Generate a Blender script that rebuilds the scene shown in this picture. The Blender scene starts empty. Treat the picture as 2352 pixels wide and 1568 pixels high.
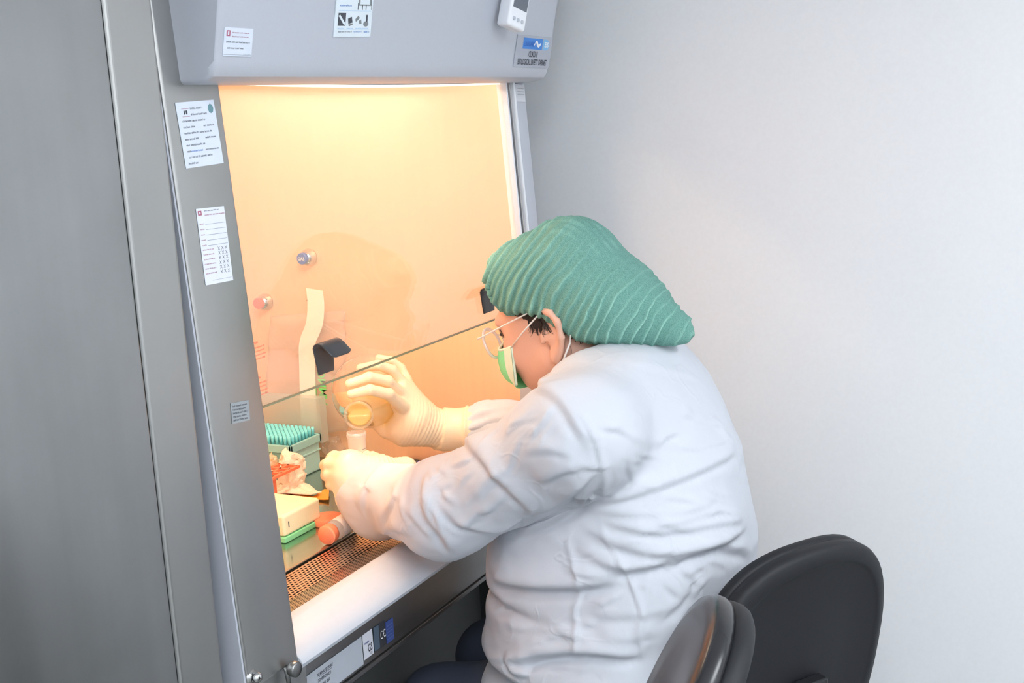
import bpy, bmesh, math, random
import numpy as np
from mathutils import Vector, Matrix
from math import sin, cos, radians, pi, sqrt, atan2
from mathutils.bvhtree import BVHTree
random.seed(7)
S = bpy.context.scene
COL = S.collection

# ------------------------------------------------------------------ camera
FPX, PITCH, ROLL, AZ, EYE = 2800.0, radians(10.6), radians(3.2), radians(27.15), 1.545
fh = Vector((cos(AZ), sin(AZ), 0)); rt = Vector((sin(AZ), -cos(AZ), 0)); zz = Vector((0, 0, 1))
fw = fh * cos(PITCH) - zz * sin(PITCH)
up = zz * cos(PITCH) + fh * sin(PITCH)
ax = rt * cos(ROLL) - up * sin(ROLL)      # picture right
ay = -rt * sin(ROLL) - up * cos(ROLL)     # picture down
CAM = Vector((0, 0, EYE))
cam = bpy.data.cameras.new('camera'); camo = bpy.data.objects.new('camera', cam); COL.objects.link(camo)
cam.sensor_width = 36; cam.lens = 36 * FPX / 2352; cam.clip_start = 0.02
R = Matrix((ax, -ay, -fw)).transposed().to_4x4()
camo.matrix_world = Matrix.Translation(CAM) @ R
S.camera = camo

def ray(x, y): return fw + ax * ((x - 1176) / FPX) + ay * ((y - 784) / FPX)
def onX(x, y, X): d = ray(x, y); return CAM + d * (X / d.x)
def onY(x, y, Y): d = ray(x, y); return CAM + d * (Y / d.y)
def onZ(x, y, Z): d = ray(x, y); return CAM + d * ((Z - EYE) / d.z)
def atd(x, y, D): return CAM + ray(x, y) * D

# ------------------------------------------------------------------ world, exposure, lights
w = bpy.data.worlds.new('world'); S.world = w; w.use_nodes = True
w.node_tree.nodes['Background'].inputs[0].default_value = (0.75, 0.85, 1, 1)
w.node_tree.nodes['Background'].inputs[1].default_value = 0.15
S.view_settings.view_transform = 'Standard'; S.view_settings.look = 'None'
S.view_settings.exposure = 0.0; S.view_settings.gamma = 1.0; S.view_settings.use_curve_mapping = False
S.cycles.use_denoising = True
S.cycles.max_bounces = 10; S.cycles.transparent_max_bounces = 24; S.cycles.diffuse_bounces = 5
S.cycles.caustics_reflective = True; S.cycles.caustics_refractive = False
S.cycles.sample_clamp_indirect = 6.0

CEIL_POWER = 20.0        # ceiling panels, emission strength
TUBE_POWER = 68.0       # lamp tube in the cabinet
CEIL_COL = (0.905, 0.955, 0.997)
TUBE_COL = (1.0, 0.735, 0.50)

# ------------------------------------------------------------------ materials
def srgb(r, g, b):
    f = lambda c: (c / 255 / 12.92) if c / 255 <= .04045 else ((c / 255 + .055) / 1.055) ** 2.4
    return (f(r), f(g), f(b), 1)
MATS = {}
def mat(name, col, rough=.5, metal=0, bump=0, bscale=80, **kw):
    if name in MATS: return MATS[name]
    m = bpy.data.materials.new(name); m.use_nodes = True; MATS[name] = m
    nt = m.node_tree; b = nt.nodes['Principled BSDF']
    b.inputs['Base Color'].default_value = col; b.inputs['Roughness'].default_value = rough
    b.inputs['Metallic'].default_value = metal
    for k, v in kw.items(): b.inputs[k.replace('_', ' ')].default_value = v
    tc = nt.nodes.new('ShaderNodeTexCoord'); n = nt.nodes.new('ShaderNodeTexNoise')
    n.inputs['Scale'].default_value = bscale; n.inputs['Detail'].default_value = 4
    nt.links.new(tc.outputs['Object'], n.inputs['Vector'])
    # faint natural variation of the surface's own tone
    mx = nt.nodes.new('ShaderNodeMix'); mx.data_type = 'RGBA'; mx.blend_type = 'MULTIPLY'
    mx.inputs[0].default_value = .06; mx.inputs[6].default_value = col
    nt.links.new(n.outputs['Fac'], mx.inputs[7]); nt.links.new(mx.outputs[2], b.inputs['Base Color'])
    if bump:
        bp = nt.nodes.new('ShaderNodeBump'); bp.inputs['Strength'].default_value = bump
        bp.inputs['Distance'].default_value = .002
        nt.links.new(n.outputs['Fac'], bp.inputs['Height']); nt.links.new(bp.outputs[0], b.inputs['Normal'])
    return m

def steel(name, col, rough, stretch=(60, 60, 1.2), amp=.25, blotch=.12, metal=1.0):
    m = mat(name, col, rough, metal); nt = m.node_tree; b = nt.nodes['Principled BSDF']
    tc = nt.nodes.new('ShaderNodeTexCoord'); mp = nt.nodes.new('ShaderNodeMapping')
    mp.inputs['Scale'].default_value = stretch
    nt.links.new(tc.outputs['Object'], mp.inputs[0])
    n = nt.nodes.new('ShaderNodeTexNoise'); n.inputs['Scale'].default_value = 2.5; n.inputs['Detail'].default_value = 6
    nt.links.new(mp.outputs[0], n.inputs['Vector'])
    r = nt.nodes.new('ShaderNodeMapRange'); r.inputs[3].default_value = rough - amp * .4; r.inputs[4].default_value = rough + amp * .4
    nt.links.new(n.outputs['Fac'], r.inputs[0]); nt.links.new(r.outputs[0], b.inputs['Roughness'])
    n2 = nt.nodes.new('ShaderNodeTexNoise'); n2.inputs['Scale'].default_value = 7; n2.inputs['Detail'].default_value = 5
    nt.links.new(tc.outputs['Object'], n2.inputs['Vector'])
    ad = nt.nodes.new('ShaderNodeMath'); ad.operation = 'ADD'
    nt.links.new(n.outputs['Fac'], ad.inputs[0]); nt.links.new(n2.outputs['Fac'], ad.inputs[1])
    r2 = nt.nodes.new('ShaderNodeMapRange'); r2.inputs[1].default_value = .6; r2.inputs[2].default_value = 1.4
    r2.inputs[3].default_value = 1 - blotch; r2.inputs[4].default_value = 1 + blotch
    nt.links.new(ad.outputs[0], r2.inputs[0])
    vm = nt.nodes.new('ShaderNodeVectorMath'); vm.operation = 'SCALE'; vm.inputs[0].default_value = col[:3]
    nt.links.new(r2.outputs[0], vm.inputs['Scale']); nt.links.new(vm.outputs[0], b.inputs['Base Color'])
    bp = nt.nodes.new('ShaderNodeBump'); bp.inputs['Strength'].default_value = .12; bp.inputs['Distance'].default_value = .0006
    nt.links.new(n.outputs['Fac'], bp.inputs['Height']); nt.links.new(bp.outputs[0], b.inputs['Normal'])
    return m

def emit(name, col, st):
    m = bpy.data.materials.new(name); m.use_nodes = True; nt = m.node_tree; nt.nodes.clear()
    e = nt.nodes.new('ShaderNodeEmission'); e.inputs[0].default_value = (*col, 1); e.inputs[1].default_value = st
    o = nt.nodes.new('ShaderNodeOutputMaterial'); nt.links.new(e.outputs[0], o.inputs[0]); MATS[name] = m
    return m

def thin(name, tint, gloss=.05, rough=.02, haze=.0, hcol=(1, 1, 1, 1), edge=.5, trans=0.0, fall=4.0):
    """thin clear sheet: see-through, a fresnel sheen, a little dusty haze"""
    m = bpy.data.materials.new(name); m.use_nodes = True; nt = m.node_tree; nt.nodes.clear(); MATS[name] = m
    t = nt.nodes.new('ShaderNodeBsdfTransparent'); t.inputs[0].default_value = tint
    g = nt.nodes.new('ShaderNodeBsdfGlossy'); g.inputs['Roughness'].default_value = rough
    lw = nt.nodes.new('ShaderNodeLayerWeight'); lw.inputs[0].default_value = .5
    pw = nt.nodes.new('ShaderNodeMath'); pw.operation = 'POWER'; pw.inputs[1].default_value = fall
    nt.links.new(lw.outputs['Facing'], pw.inputs[0])
    mr = nt.nodes.new('ShaderNodeMapRange'); mr.inputs[3].default_value = gloss; mr.inputs[4].default_value = edge
    nt.links.new(pw.outputs[0], mr.inputs[0])
    m1 = nt.nodes.new('ShaderNodeMixShader'); nt.links.new(mr.outputs[0], m1.inputs[0])
    if haze > 0 or trans > 0:
        d = nt.nodes.new('ShaderNodeBsdfDiffuse'); d.inputs[0].default_value = hcol
        tr = nt.nodes.new('ShaderNodeBsdfTranslucent'); tr.inputs[0].default_value = hcol
        m0 = nt.nodes.new('ShaderNodeMixShader'); m0.inputs[0].default_value = .5
        nt.links.new(d.outputs[0], m0.inputs[1]); nt.links.new(tr.outputs[0], m0.inputs[2])
        m2 = nt.nodes.new('ShaderNodeMixShader'); m2.inputs[0].default_value = haze
        nt.links.new(t.outputs[0], m2.inputs[1]); nt.links.new(m0.outputs[0], m2.inputs[2])
        nt.links.new(m2.outputs[0], m1.inputs[1])
    else: nt.links.new(t.outputs[0], m1.inputs[1])
    nt.links.new(g.outputs[0], m1.inputs[2])
    o = nt.nodes.new('ShaderNodeOutputMaterial'); nt.links.new(m1.outputs[0], o.inputs[0])
    return m

M_wall = mat('wall_paint', srgb(238, 239, 241), .55, bump=.03, bscale=120)
M_ceil = mat('ceiling_white', srgb(235, 236, 238), .8)
M_floor = mat('floor_vinyl', srgb(150, 152, 150), .4, bscale=8)
M_door = steel('brushed_door', srgb(156, 157, 157), .36, stretch=(9, 9, .5), amp=.25, blotch=.10)
M_post = steel('brushed_post', srgb(174, 174, 172), .40, stretch=(9, 9, .6), amp=.2, blotch=.05)
M_hood = mat('powder_coat_grey', srgb(188, 192, 202), .35, bump=.05, bscale=300)
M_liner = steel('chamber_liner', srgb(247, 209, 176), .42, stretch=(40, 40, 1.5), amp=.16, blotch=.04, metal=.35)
M_deck = steel('deck_steel', srgb(190, 196, 190), .16, stretch=(2, 60, 60), amp=.1, blotch=.05)
M_arm = mat('armrest_white', srgb(190, 196, 206), .35)
M_front = steel('front_panel_steel', srgb(150, 150, 150), .33, stretch=(1.5, 60, 60), amp=.2, blotch=.06)
M_dark = mat('stand_dark_grey', srgb(92, 94, 94), .5)
M_gap = mat('gap_black', srgb(20, 22, 24), .8)
M_white = mat('white_plastic', srgb(238, 240, 246), .35)
M_paper = mat('label_paper', srgb(222, 230, 244), .6)
M_ink = mat('ink_dark', srgb(70, 74, 84), .6)
M_inkgrey = mat('ink_grey', srgb(120, 128, 140), .6)
M_inkred = mat('ink_red', srgb(176, 96, 120), .6)
M_cred = mat('caution_red', srgb(230, 90, 90), .6)
M_blue = mat('print_blue', srgb(66, 134, 214), .5)
M_ltblue = mat('print_light_blue', srgb(130, 190, 235), .5)
M_navy = mat('print_navy', srgb(44, 60, 140), .5)
M_black = mat('black_plastic', srgb(34, 35, 38), .32)
M_handle = mat('handle_black', srgb(58, 60, 64), .28)
M_screen = mat('screen_grey', srgb(104, 110, 120), .2)
M_chrome = mat('chrome', srgb(215, 215, 215), .14, 1.0)
M_coat = mat('coat_cloth', srgb(206, 209, 217), .9, bump=.10, bscale=900)
M_skin = mat('skin', srgb(222, 174, 152), .5, bump=.05, bscale=500)
M_lip = mat('ear_skin', srgb(218, 150, 126), .5)
M_hair = mat('hair_black', srgb(34, 26, 24), .5)
M_glove = mat('latex_glove', srgb(246, 226, 196), .38, bump=.06, bscale=200)
M_mask = mat('mask_green', srgb(140, 240, 175), .7)
M_masktrim = mat('mask_trim', srgb(228, 244, 220), .7)
M_cord = mat('white_cord', srgb(236, 230, 224), .6)
M_trouser = mat('dark_trousers', srgb(56, 62, 78), .8)
M_shoe = mat('shoe_black', srgb(30, 30, 32), .5)
M_shell = mat('chair_shell', srgb(20, 21, 27), .6, bump=.08, bscale=400)
M_vinyl = mat('chair_vinyl', srgb(40, 40, 43), .26)
M_vinylgrey = mat('chair_band', srgb(84, 84, 86), .45)
M_teal = mat('teal_plastic', srgb(160, 208, 208), .35)
M_tealrim = mat('teal_rim', srgb(150, 205, 206), .35)
M_cyan = mat('tip_cyan', srgb(130, 232, 244), .3)
M_orange = mat('rack_orange', srgb(244, 128, 92), .4)
M_foil = mat('foil', srgb(250, 236, 214), .3, .75, bump=.5, bscale=90)
M_wrap = mat('paper_wrap', srgb(244, 232, 214), .6)
M_gold = mat('amber_wrap', srgb(232, 160, 60), .4)
M_cream = mat('cream_plastic', srgb(244, 238, 200), .4)
M_green = mat('box_green', srgb(130, 214, 160), .4)
M_pink = mat('cap_orange', srgb(246, 140, 104), .4)
M_label = mat('label_white', srgb(250, 240, 236), .5)
M_yellow = mat('tri_yellow', srgb(245, 215, 60), .5)
M_gasblue = mat('tap_blue', srgb(46, 90, 176), .35)
M_tapred = mat('tap_red', srgb(226, 104, 84), .35)
M_tape = mat('paper_tape', srgb(254, 252, 240), .6)
M_txtgreen = mat('marker_green', srgb(110, 225, 130), .6)
M_liquid = thin('yellow_liquid', (1, .95, .74, 1), .03, .05, .6, (1, .88, .48, 1), .3)
M_glass = thin('sash_glass', (.98, .99, .985, 1), .065, .0, .095, (1, .985, .95, 1), 1.0)
M_gedge = mat('glass_edge_green', srgb(128, 138, 108), .3)
M_flask = thin('flask_glass', (.99, .99, .97, 1), .06, .02, .17, (1, 1, .96, 1), 1.0, fall=2.0)
M_bag = thin('clear_bag', (.97, .97, .96, 1), .06, .08, .20, (1, 1, 1, 1), .7, fall=2.5)
M_frost = thin('frosted_lid', (.9, .95, .95, 1), .06, .12, .38, srgb(236, 246, 244), .4)
M_lens = thin('lens', (.97, .97, .97, 1), .05, .0, .03, (1, 1, 1, 1), .6)
M_lensrim = thin('clear_frame', (.95, .95, .95, 1), .2, .05, .75, (1, 1, 1, 1), .9)
M_tubeplastic = thin('tube_plastic', (.95, .93, .9, 1), .08, .1, .55, (1, 1, 1, 1), .5)
E_panel = emit('ceiling_lamp_emission', CEIL_COL, CEIL_POWER)
E_tube = emit('tube_emission', TUBE_COL, TUBE_POWER)

def cap_material():
    m = mat('cap_nonwoven', srgb(112, 178, 160), .8)
    nt = m.node_tree; b = nt.nodes['Principled BSDF']; out = nt.nodes['Material Output']
    tc = nt.nodes.new('ShaderNodeTexCoord')
    n = nt.nodes.new('ShaderNodeTexNoise'); n.inputs['Scale'].default_value = 700; n.inputs['Detail'].default_value = 3; n.inputs['Distortion'].default_value = .6
    nt.links.new(tc.outputs['Object'], n.inputs[0])
    at = nt.nodes.new('ShaderNodeAttribute'); at.attribute_name = 'pleat_tint'     # 1 where cloth lies double; lighter tint also paints the pleat's edge highlight
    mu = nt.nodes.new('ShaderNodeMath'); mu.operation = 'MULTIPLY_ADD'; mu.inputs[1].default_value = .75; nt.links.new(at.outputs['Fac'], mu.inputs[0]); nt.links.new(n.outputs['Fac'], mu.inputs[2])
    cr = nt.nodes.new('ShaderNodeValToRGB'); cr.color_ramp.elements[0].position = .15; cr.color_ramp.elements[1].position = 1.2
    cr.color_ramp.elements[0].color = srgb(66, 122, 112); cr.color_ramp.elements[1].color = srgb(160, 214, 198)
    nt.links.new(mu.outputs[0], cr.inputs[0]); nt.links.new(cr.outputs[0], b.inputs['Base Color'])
    bp = nt.nodes.new('ShaderNodeBump'); bp.inputs['Strength'].default_value = .12; bp.inputs['Distance'].default_value = .0008
    nt.links.new(n.outputs['Fac'], bp.inputs['Height']); nt.links.new(bp.outputs[0], b.inputs['Normal'])
    tr = nt.nodes.new('ShaderNodeBsdfTranslucent'); nt.links.new(cr.outputs[0], tr.inputs[0])
    mx = nt.nodes.new('ShaderNodeMixShader'); mx.inputs[0].default_value = .2
    nt.links.new(b.outputs[0], mx.inputs[1]); nt.links.new(tr.outputs[0], mx.inputs[2]); nt.links.new(mx.outputs[0], out.inputs[0])
    return m
M_cap = cap_material()

def crumple_bump(m, sc=15, st=.22, dist=.003):
    nt = m.node_tree; b = nt.nodes['Principled BSDF']; tc = nt.nodes.new('ShaderNodeTexCoord')
    n = nt.nodes.new('ShaderNodeTexNoise'); n.inputs['Scale'].default_value = sc; n.inputs['Detail'].default_value = 1.5; n.inputs['Distortion'].default_value = .25
    nt.links.new(tc.outputs['Object'], n.inputs[0])
    a = nt.nodes.new('ShaderNodeMath'); a.operation = 'SUBTRACT'; a.inputs[1].default_value = .5; nt.links.new(n.outputs['Fac'], a.inputs[0])
    c = nt.nodes.new('ShaderNodeMath'); c.operation = 'ABSOLUTE'; nt.links.new(a.outputs[0], c.inputs[0])
    r = nt.nodes.new('ShaderNodeMapRange'); r.inputs[1].default_value = 0; r.inputs[2].default_value = .05; r.inputs[3].default_value = 1; r.inputs[4].default_value = 0; r.interpolation_type = 'SMOOTHSTEP'
    nt.links.new(c.outputs[0], r.inputs[0])
    n2 = nt.nodes.new('ShaderNodeTexNoise'); n2.inputs['Scale'].default_value = 9; nt.links.new(tc.outputs['Object'], n2.inputs[0])
    r2 = nt.nodes.new('ShaderNodeMapRange'); r2.inputs[1].default_value = .45; r2.inputs[2].default_value = .62; nt.links.new(n2.outputs['Fac'], r2.inputs[0])
    mu = nt.nodes.new('ShaderNodeMath'); mu.operation = 'MULTIPLY'; nt.links.new(r.outputs[0], mu.inputs[0]); nt.links.new(r2.outputs[0], mu.inputs[1])
    bp = nt.nodes.new('ShaderNodeBump'); bp.inputs['Strength'].default_value = st; bp.inputs['Distance'].default_value = dist
    old = b.inputs['Normal'].links[0].from_socket if b.inputs['Normal'].links else None
    nt.links.new(mu.outputs[0], bp.inputs['Height'])
    if old: nt.links.new(old, bp.inputs['Normal'])
    nt.links.new(bp.outputs[0], b.inputs['Normal'])
crumple_bump(M_coat)

def grille_material():
    m = steel('grille_steel', srgb(214, 200, 186), .3, stretch=(2, 60, 60), amp=.1, blotch=.05)
    nt = m.node_tree; b = nt.nodes['Principled BSDF']; out = nt.nodes['Material Output']
    tc = nt.nodes.new('ShaderNodeTexCoord'); sp = nt.nodes.new('ShaderNodeSeparateXYZ'); nt.links.new(tc.outputs['Object'], sp.inputs[0])
    def M(op, a, b_=None):
        n = nt.nodes.new('ShaderNodeMath'); n.operation = op
        for i, v in enumerate((a, b_)):
            if v is None: continue
            if isinstance(v, (int, float)): n.inputs[i].default_value = v
            else: nt.links.new(v, n.inputs[i])
        return n.outputs[0]
    v = M('DIVIDE', sp.outputs[1], .0068); row = M('FLOOR', v)
    u = M('ADD', M('DIVIDE', sp.outputs[0], .0105), M('MULTIPLY', row, .5))
    fu = M('ABSOLUTE', M('SUBTRACT', M('FRACT', u), .5)); fv = M('ABSOLUTE', M('SUBTRACT', M('FRACT', v), .5))
    msk = M('MULTIPLY', M('LESS_THAN', fu, .33), M('LESS_THAN', fv, .27))
    t = nt.nodes.new('ShaderNodeBsdfTransparent'); mx = nt.nodes.new('ShaderNodeMixShader')
    nt.links.new(msk, mx.inputs[0]); nt.links.new(b.outputs[0], mx.inputs[1]); nt.links.new(t.outputs[0], mx.inputs[2]); nt.links.new(mx.outputs[0], out.inputs[0])
    return m
M_grille = grille_material()

# ------------------------------------------------------------------ object helpers
def thing(name, label, cat, loc=(0, 0, 0), group=None):
    o = bpy.data.objects.new(name, None); COL.objects.link(o); o.location = loc; o.empty_display_size = .05
    o['label'] = label; o['category'] = cat
    if group: o['group'] = group
    return o
def tag(o, label, cat, group=None, kind=None):
    o['label'] = label; o['category'] = cat
    if group: o['group'] = group
    if kind: o['kind'] = kind
    return o
OFF = {}
def link(name, me, mats, parent=None, smooth=False, label=None):
    o = bpy.data.objects.new(name, me); COL.objects.link(o)
    for m in (mats if isinstance(mats, (list, tuple)) else [mats]): me.materials.append(m)
    if smooth: me.shade_smooth()
    if parent is not None:
        o.parent = parent
        t = parent.location if parent.type == 'EMPTY' else Vector((0, 0, 0))
        o.matrix_parent_inverse = Matrix.Translation(-t)
    if label: o['label'] = label
    return o
def struct(name, me, m):
    o = link(name, me, m); o['kind'] = 'structure'; return o

class MB:
    def __init__(s): s.v = []; s.f = []; s.m = []
    def add(s, vs, fs, mi=0):
        k = len(s.v); s.v += [tuple(v) for v in vs]; s.f += [tuple(i + k for i in f) for f in fs]; s.m += [mi] * len(fs); return s
    def mesh(s, name='m'):
        me = bpy.data.meshes.new(name); me.from_pydata(s.v, [], s.f)
        me.polygons.foreach_set('material_index', s.m)
        me.update(); return me
    def box(s, x0, x1, y0, y1, z0, z1, bev=0, seg=3, mi=0):
        if bev <= 0:
            V = [(x, y, z) for z in (z0, z1) for y in (y0, y1) for x in (x0, x1)]
            return s.add(V, [(0, 2, 3, 1), (4, 5, 7, 6), (0, 1, 5, 4), (2, 6, 7, 3), (0, 4, 6, 2), (1, 3, 7, 5)], mi)
        bm = bmesh.new(); bmesh.ops.create_cube(bm, size=1)
        for v in bm.verts: v.co = Vector(((x0 + x1) / 2 + v.co.x * (x1 - x0), (y0 + y1) / 2 + v.co.y * (y1 - y0), (z0 + z1) / 2 + v.co.z * (z1 - z0)))
        bmesh.ops.bevel(bm, geom=bm.edges[:], offset=bev, segments=seg, affect='EDGES', profile=.5)
        s.bm(bm, mi); return s
    def bm(s, bm, mi=0, M=None):
        bm.verts.ensure_lookup_table(); bm.verts.index_update()
        s.add([(M @ v.co if M else v.co) for v in bm.verts], [[v.index for v in f.verts] for f in bm.faces], mi); bm.free(); return s
    def prism_x(s, prof, x0, x1, mi=0):
        n = len(prof); V = [(x0, y, z) for y, z in prof] + [(x1, y, z) for y, z in prof]
        F = [(i, (i + 1) % n, n + (i + 1) % n, n + i) for i in range(n)] + [tuple(range(n))[::-1], tuple(range(n, 2 * n))]
        return s.add(V, F, mi)
    def tube(s, pts, r, n=10, mi=0, caps=True):
        pts = [Vector(p) for p in pts]; k = len(pts)
        rs = r if isinstance(r, (list, tuple)) else [r] * k
        V = []; F = []; u = None
        for i, p in enumerate(pts):
            t = (pts[min(i + 1, k - 1)] - pts[max(i - 1, 0)]).normalized()
            if u is None: u = t.orthogonal().normalized()
            u = (u - t * u.dot(t)).normalized(); w_ = t.cross(u)
            for j in range(n):
                a = 2 * pi * j / n; V.append(p + (u * cos(a) + w_ * sin(a)) * rs[i])
        for i in range(k - 1):
            for j in range(n): F.append((i * n + j, i * n + (j + 1) % n, (i + 1) * n + (j + 1) % n, (i + 1) * n + j))
        if caps: F += [tuple(range(n))[::-1], tuple(range((k - 1) * n, k * n))]
        return s.add(V, F, mi)
    def lathe(s, prof, M=None, n=40, mi=0, closed=False):
        """prof: (r, h) along local z"""
        V = []; F = []; k = len(prof)
        for r, h in prof:
            for j in range(n):
                a = 2 * pi * j / n; p = Vector((r * cos(a), r * sin(a), h)); V.append(M @ p if M else p)
        for i in range(k - 1):
            for j in range(n): F.append((i * n + j, i * n + (j + 1) % n, (i + 1) * n + (j + 1) % n, (i + 1) * n + j))
        return s.add(V, F, mi)
def axisM(o, d, upv=None):
    d = Vector(d).normalized(); x = (Vector(upv) - d * d.dot(Vector(upv))).normalized() if upv is not None else d.orthogonal().normalized(); y = d.cross(x)
    return Matrix.Translation(Vector(o)) @ Matrix((x, y, d)).transposed().to_4x4()

def catmull(pts, m=8):
    P = [Vector(p) for p in pts]; out = []
    for i in range(len(P) - 1):
        p0, p1, p2, p3 = P[max(i - 1, 0)], P[i], P[i + 1], P[min(i + 2, len(P) - 1)]
        for j in range(m):
            t = j / m
            out.append(.5 * ((2 * p1) + (p2 - p0) * t + (2 * p0 - 5 * p1 + 4 * p2 - p3) * t * t + (3 * p1 - p0 - 3 * p2 + p3) * t ** 3))
    return out + [P[-1]]

# text as mesh, local coords (x right, y up), centred / left
def text_geo(txt, size=1.0, bold=False):
    cu = bpy.data.curves.new('t', 'FONT'); cu.body = txt; cu.size = size; cu.resolution_u = 2
    if bold: cu.offset = .02 * size
    o = bpy.data.objects.new('t', cu); COL.objects.link(o)
    dg = bpy.context.evaluated_depsgraph_get(); me = bpy.data.meshes.new_from_object(o.evaluated_get(dg))
    V = [v.co.copy() for v in me.vertices]; F = [tuple(p.vertices) for p in me.polygons]
    bpy.data.objects.remove(o); bpy.data.curves.remove(cu); bpy.data.meshes.remove(me)
    return V, F

class Sheet:
    """flat printed sheet: origin top-left o, unit right r, unit down d, normal n (towards the viewer)"""
    def __init__(s, o, r, d, W, H, th=.0006, mi=0):
        s.o = Vector(o); s.r = Vector(r).normalized(); s.d = Vector(d); s.d = (s.d - s.r * s.d.dot(s.r)).normalized(); s.n = s.d.cross(s.r).normalized()
        s.W, s.H, s.th = W, H, th; s.b = MB(); s.k = 0
        if th is not None:
            c = [(0, 0), (W, 0), (W, H), (0, H)]
            V = [s.P(x, y, 0) for x, y in c] + [s.P(x, y, th) for x, y in c]
            s.b.add(V, [(4, 7, 6, 5), (0, 1, 2, 3), (0, 4, 5, 1), (1, 5, 6, 2), (2, 6, 7, 3), (3, 7, 4, 0)], mi)
        else: s.th = 0
    def P(s, x, y, z): return s.o + s.r * x + s.d * y + s.n * z
    def rect(s, x0, y0, x1, y1, mi, z=None):
        z = (s.th + .00025) if z is None else z
        s.b.add([s.P(x0, y0, z), s.P(x0, y1, z), s.P(x1, y1, z), s.P(x1, y0, z)], [(0, 1, 2, 3)], mi)
    def poly(s, pts, mi, z=None):
        z = (s.th + .00025) if z is None else z
        s.b.add([s.P(x, y, z) for x, y in pts], [tuple(range(len(pts)))[::-1]], mi)
    def text(s, t, x, y, h, mi, w=None, bold=False, rot=0, z=None):
        """x,y = left / baseline, h cap height; w: fit width"""
        V, F = text_geo(t, h / .72, bold); z = (s.th + .0004) if z is None else z
        if not V: return
        xs = [v.x for v in V]; sc = 1
        if w: sc = w / (max(xs) - min(xs))
        cr, sr = cos(rot), sin(rot)
        s.b.add([s.P(x + v.x * sc * cr - v.y * sr, y - v.x * sc * sr - v.y * cr, z) for v in V], F, mi)
    def scrawl(s, x0, x1, y, h, mi, rnd):
        # a line of print too small to read: letter-like strokes in word groups
        x = x0; k = .13 * h; left = rnd.randint(3, 8)
        while x < x1 - h * .4:
            c = rnd.choice('onltehmuc'); w_ = h * {'l': .16, 't': .3, 'm': .75}.get(c, .48); xh = h * (1.0 if c in 'lth' else .68); a, b = x, x + w_
            if c != 'm' or 1: s.rect(a, y - xh, a + k, y, mi)
            if c in 'onheum': s.rect(b - k, y - h * .68, b, y, mi)
            if c in 'onhemc': s.rect(a, y - h * .68, b, y - h * .68 + k, mi)
            if c in 'oeuc': s.rect(a, y - k, b, y, mi)
            if c == 'e': s.rect(a, y - h * .40, b, y - h * .40 + k, mi)
            if c == 't': s.rect(a - k, y - h * .7, b, y - h * .7 + k, mi)
            if c == 'm': s.rect((a + b - k) / 2, y - h * .68, (a + b + k) / 2, y, mi)
            x = b + h * .20; left -= 1
            if left == 0: x += h * .35; left = rnd.randint(3, 8)

# ------------------------------------------------------------------ signed distance bodies
def smin(a, b, k):
    h = np.maximum(k - np.abs(a - b), 0) / k
    return np.minimum(a, b) - h * h * k * .25
def smax(a, b, k): return -smin(-a, -b, k)
class Grid:
    def __init__(s, lo, hi, h):
        s.lo = np.array(lo, float); s.h = h; s.n = np.ceil((np.array(hi) - s.lo) / h).astype(int) + 1
        ar = [s.lo[i] + h * np.arange(s.n[i]) for i in range(3)]
        s.X, s.Y, s.Z = [a.astype(np.float32) for a in np.meshgrid(*ar, indexing='ij')]
    def cap(s, a, b, ra, rb):
        a = np.array(a, float); b = np.array(b, float); ab = b - a; L = float(ab @ ab) + 1e-12
        t = np.clip(((s.X - a[0]) * ab[0] + (s.Y - a[1]) * ab[1] + (s.Z - a[2]) * ab[2]) / L, 0, 1)
        return np.sqrt((s.X - a[0] - t * ab[0]) ** 2 + (s.Y - a[1] - t * ab[1]) ** 2 + (s.Z - a[2] - t * ab[2]) ** 2) - (ra + (rb - ra) * t)
    def ell(s, c, r, B=None):
        dx, dy, dz = s.X - c[0], s.Y - c[1], s.Z - c[2]
        if B is not None: dx, dy, dz = [dx * q[0] + dy * q[1] + dz * q[2] for q in B]
        k0 = np.sqrt((dx / r[0]) ** 2 + (dy / r[1]) ** 2 + (dz / r[2]) ** 2) + 1e-6
        k1 = np.sqrt((dx / r[0] ** 2) ** 2 + (dy / r[1] ** 2) ** 2 + (dz / r[2] ** 2) ** 2) + 1e-6
        return k0 * (k0 - 1) / k1
    def chain(s, pts, rs, k=.006):
        d = None
        for i in range(len(pts) - 1):
            c = s.cap(pts[i], pts[i + 1], rs[i], rs[i + 1]); d = c if d is None else smin(d, c, k)
        return d
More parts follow.
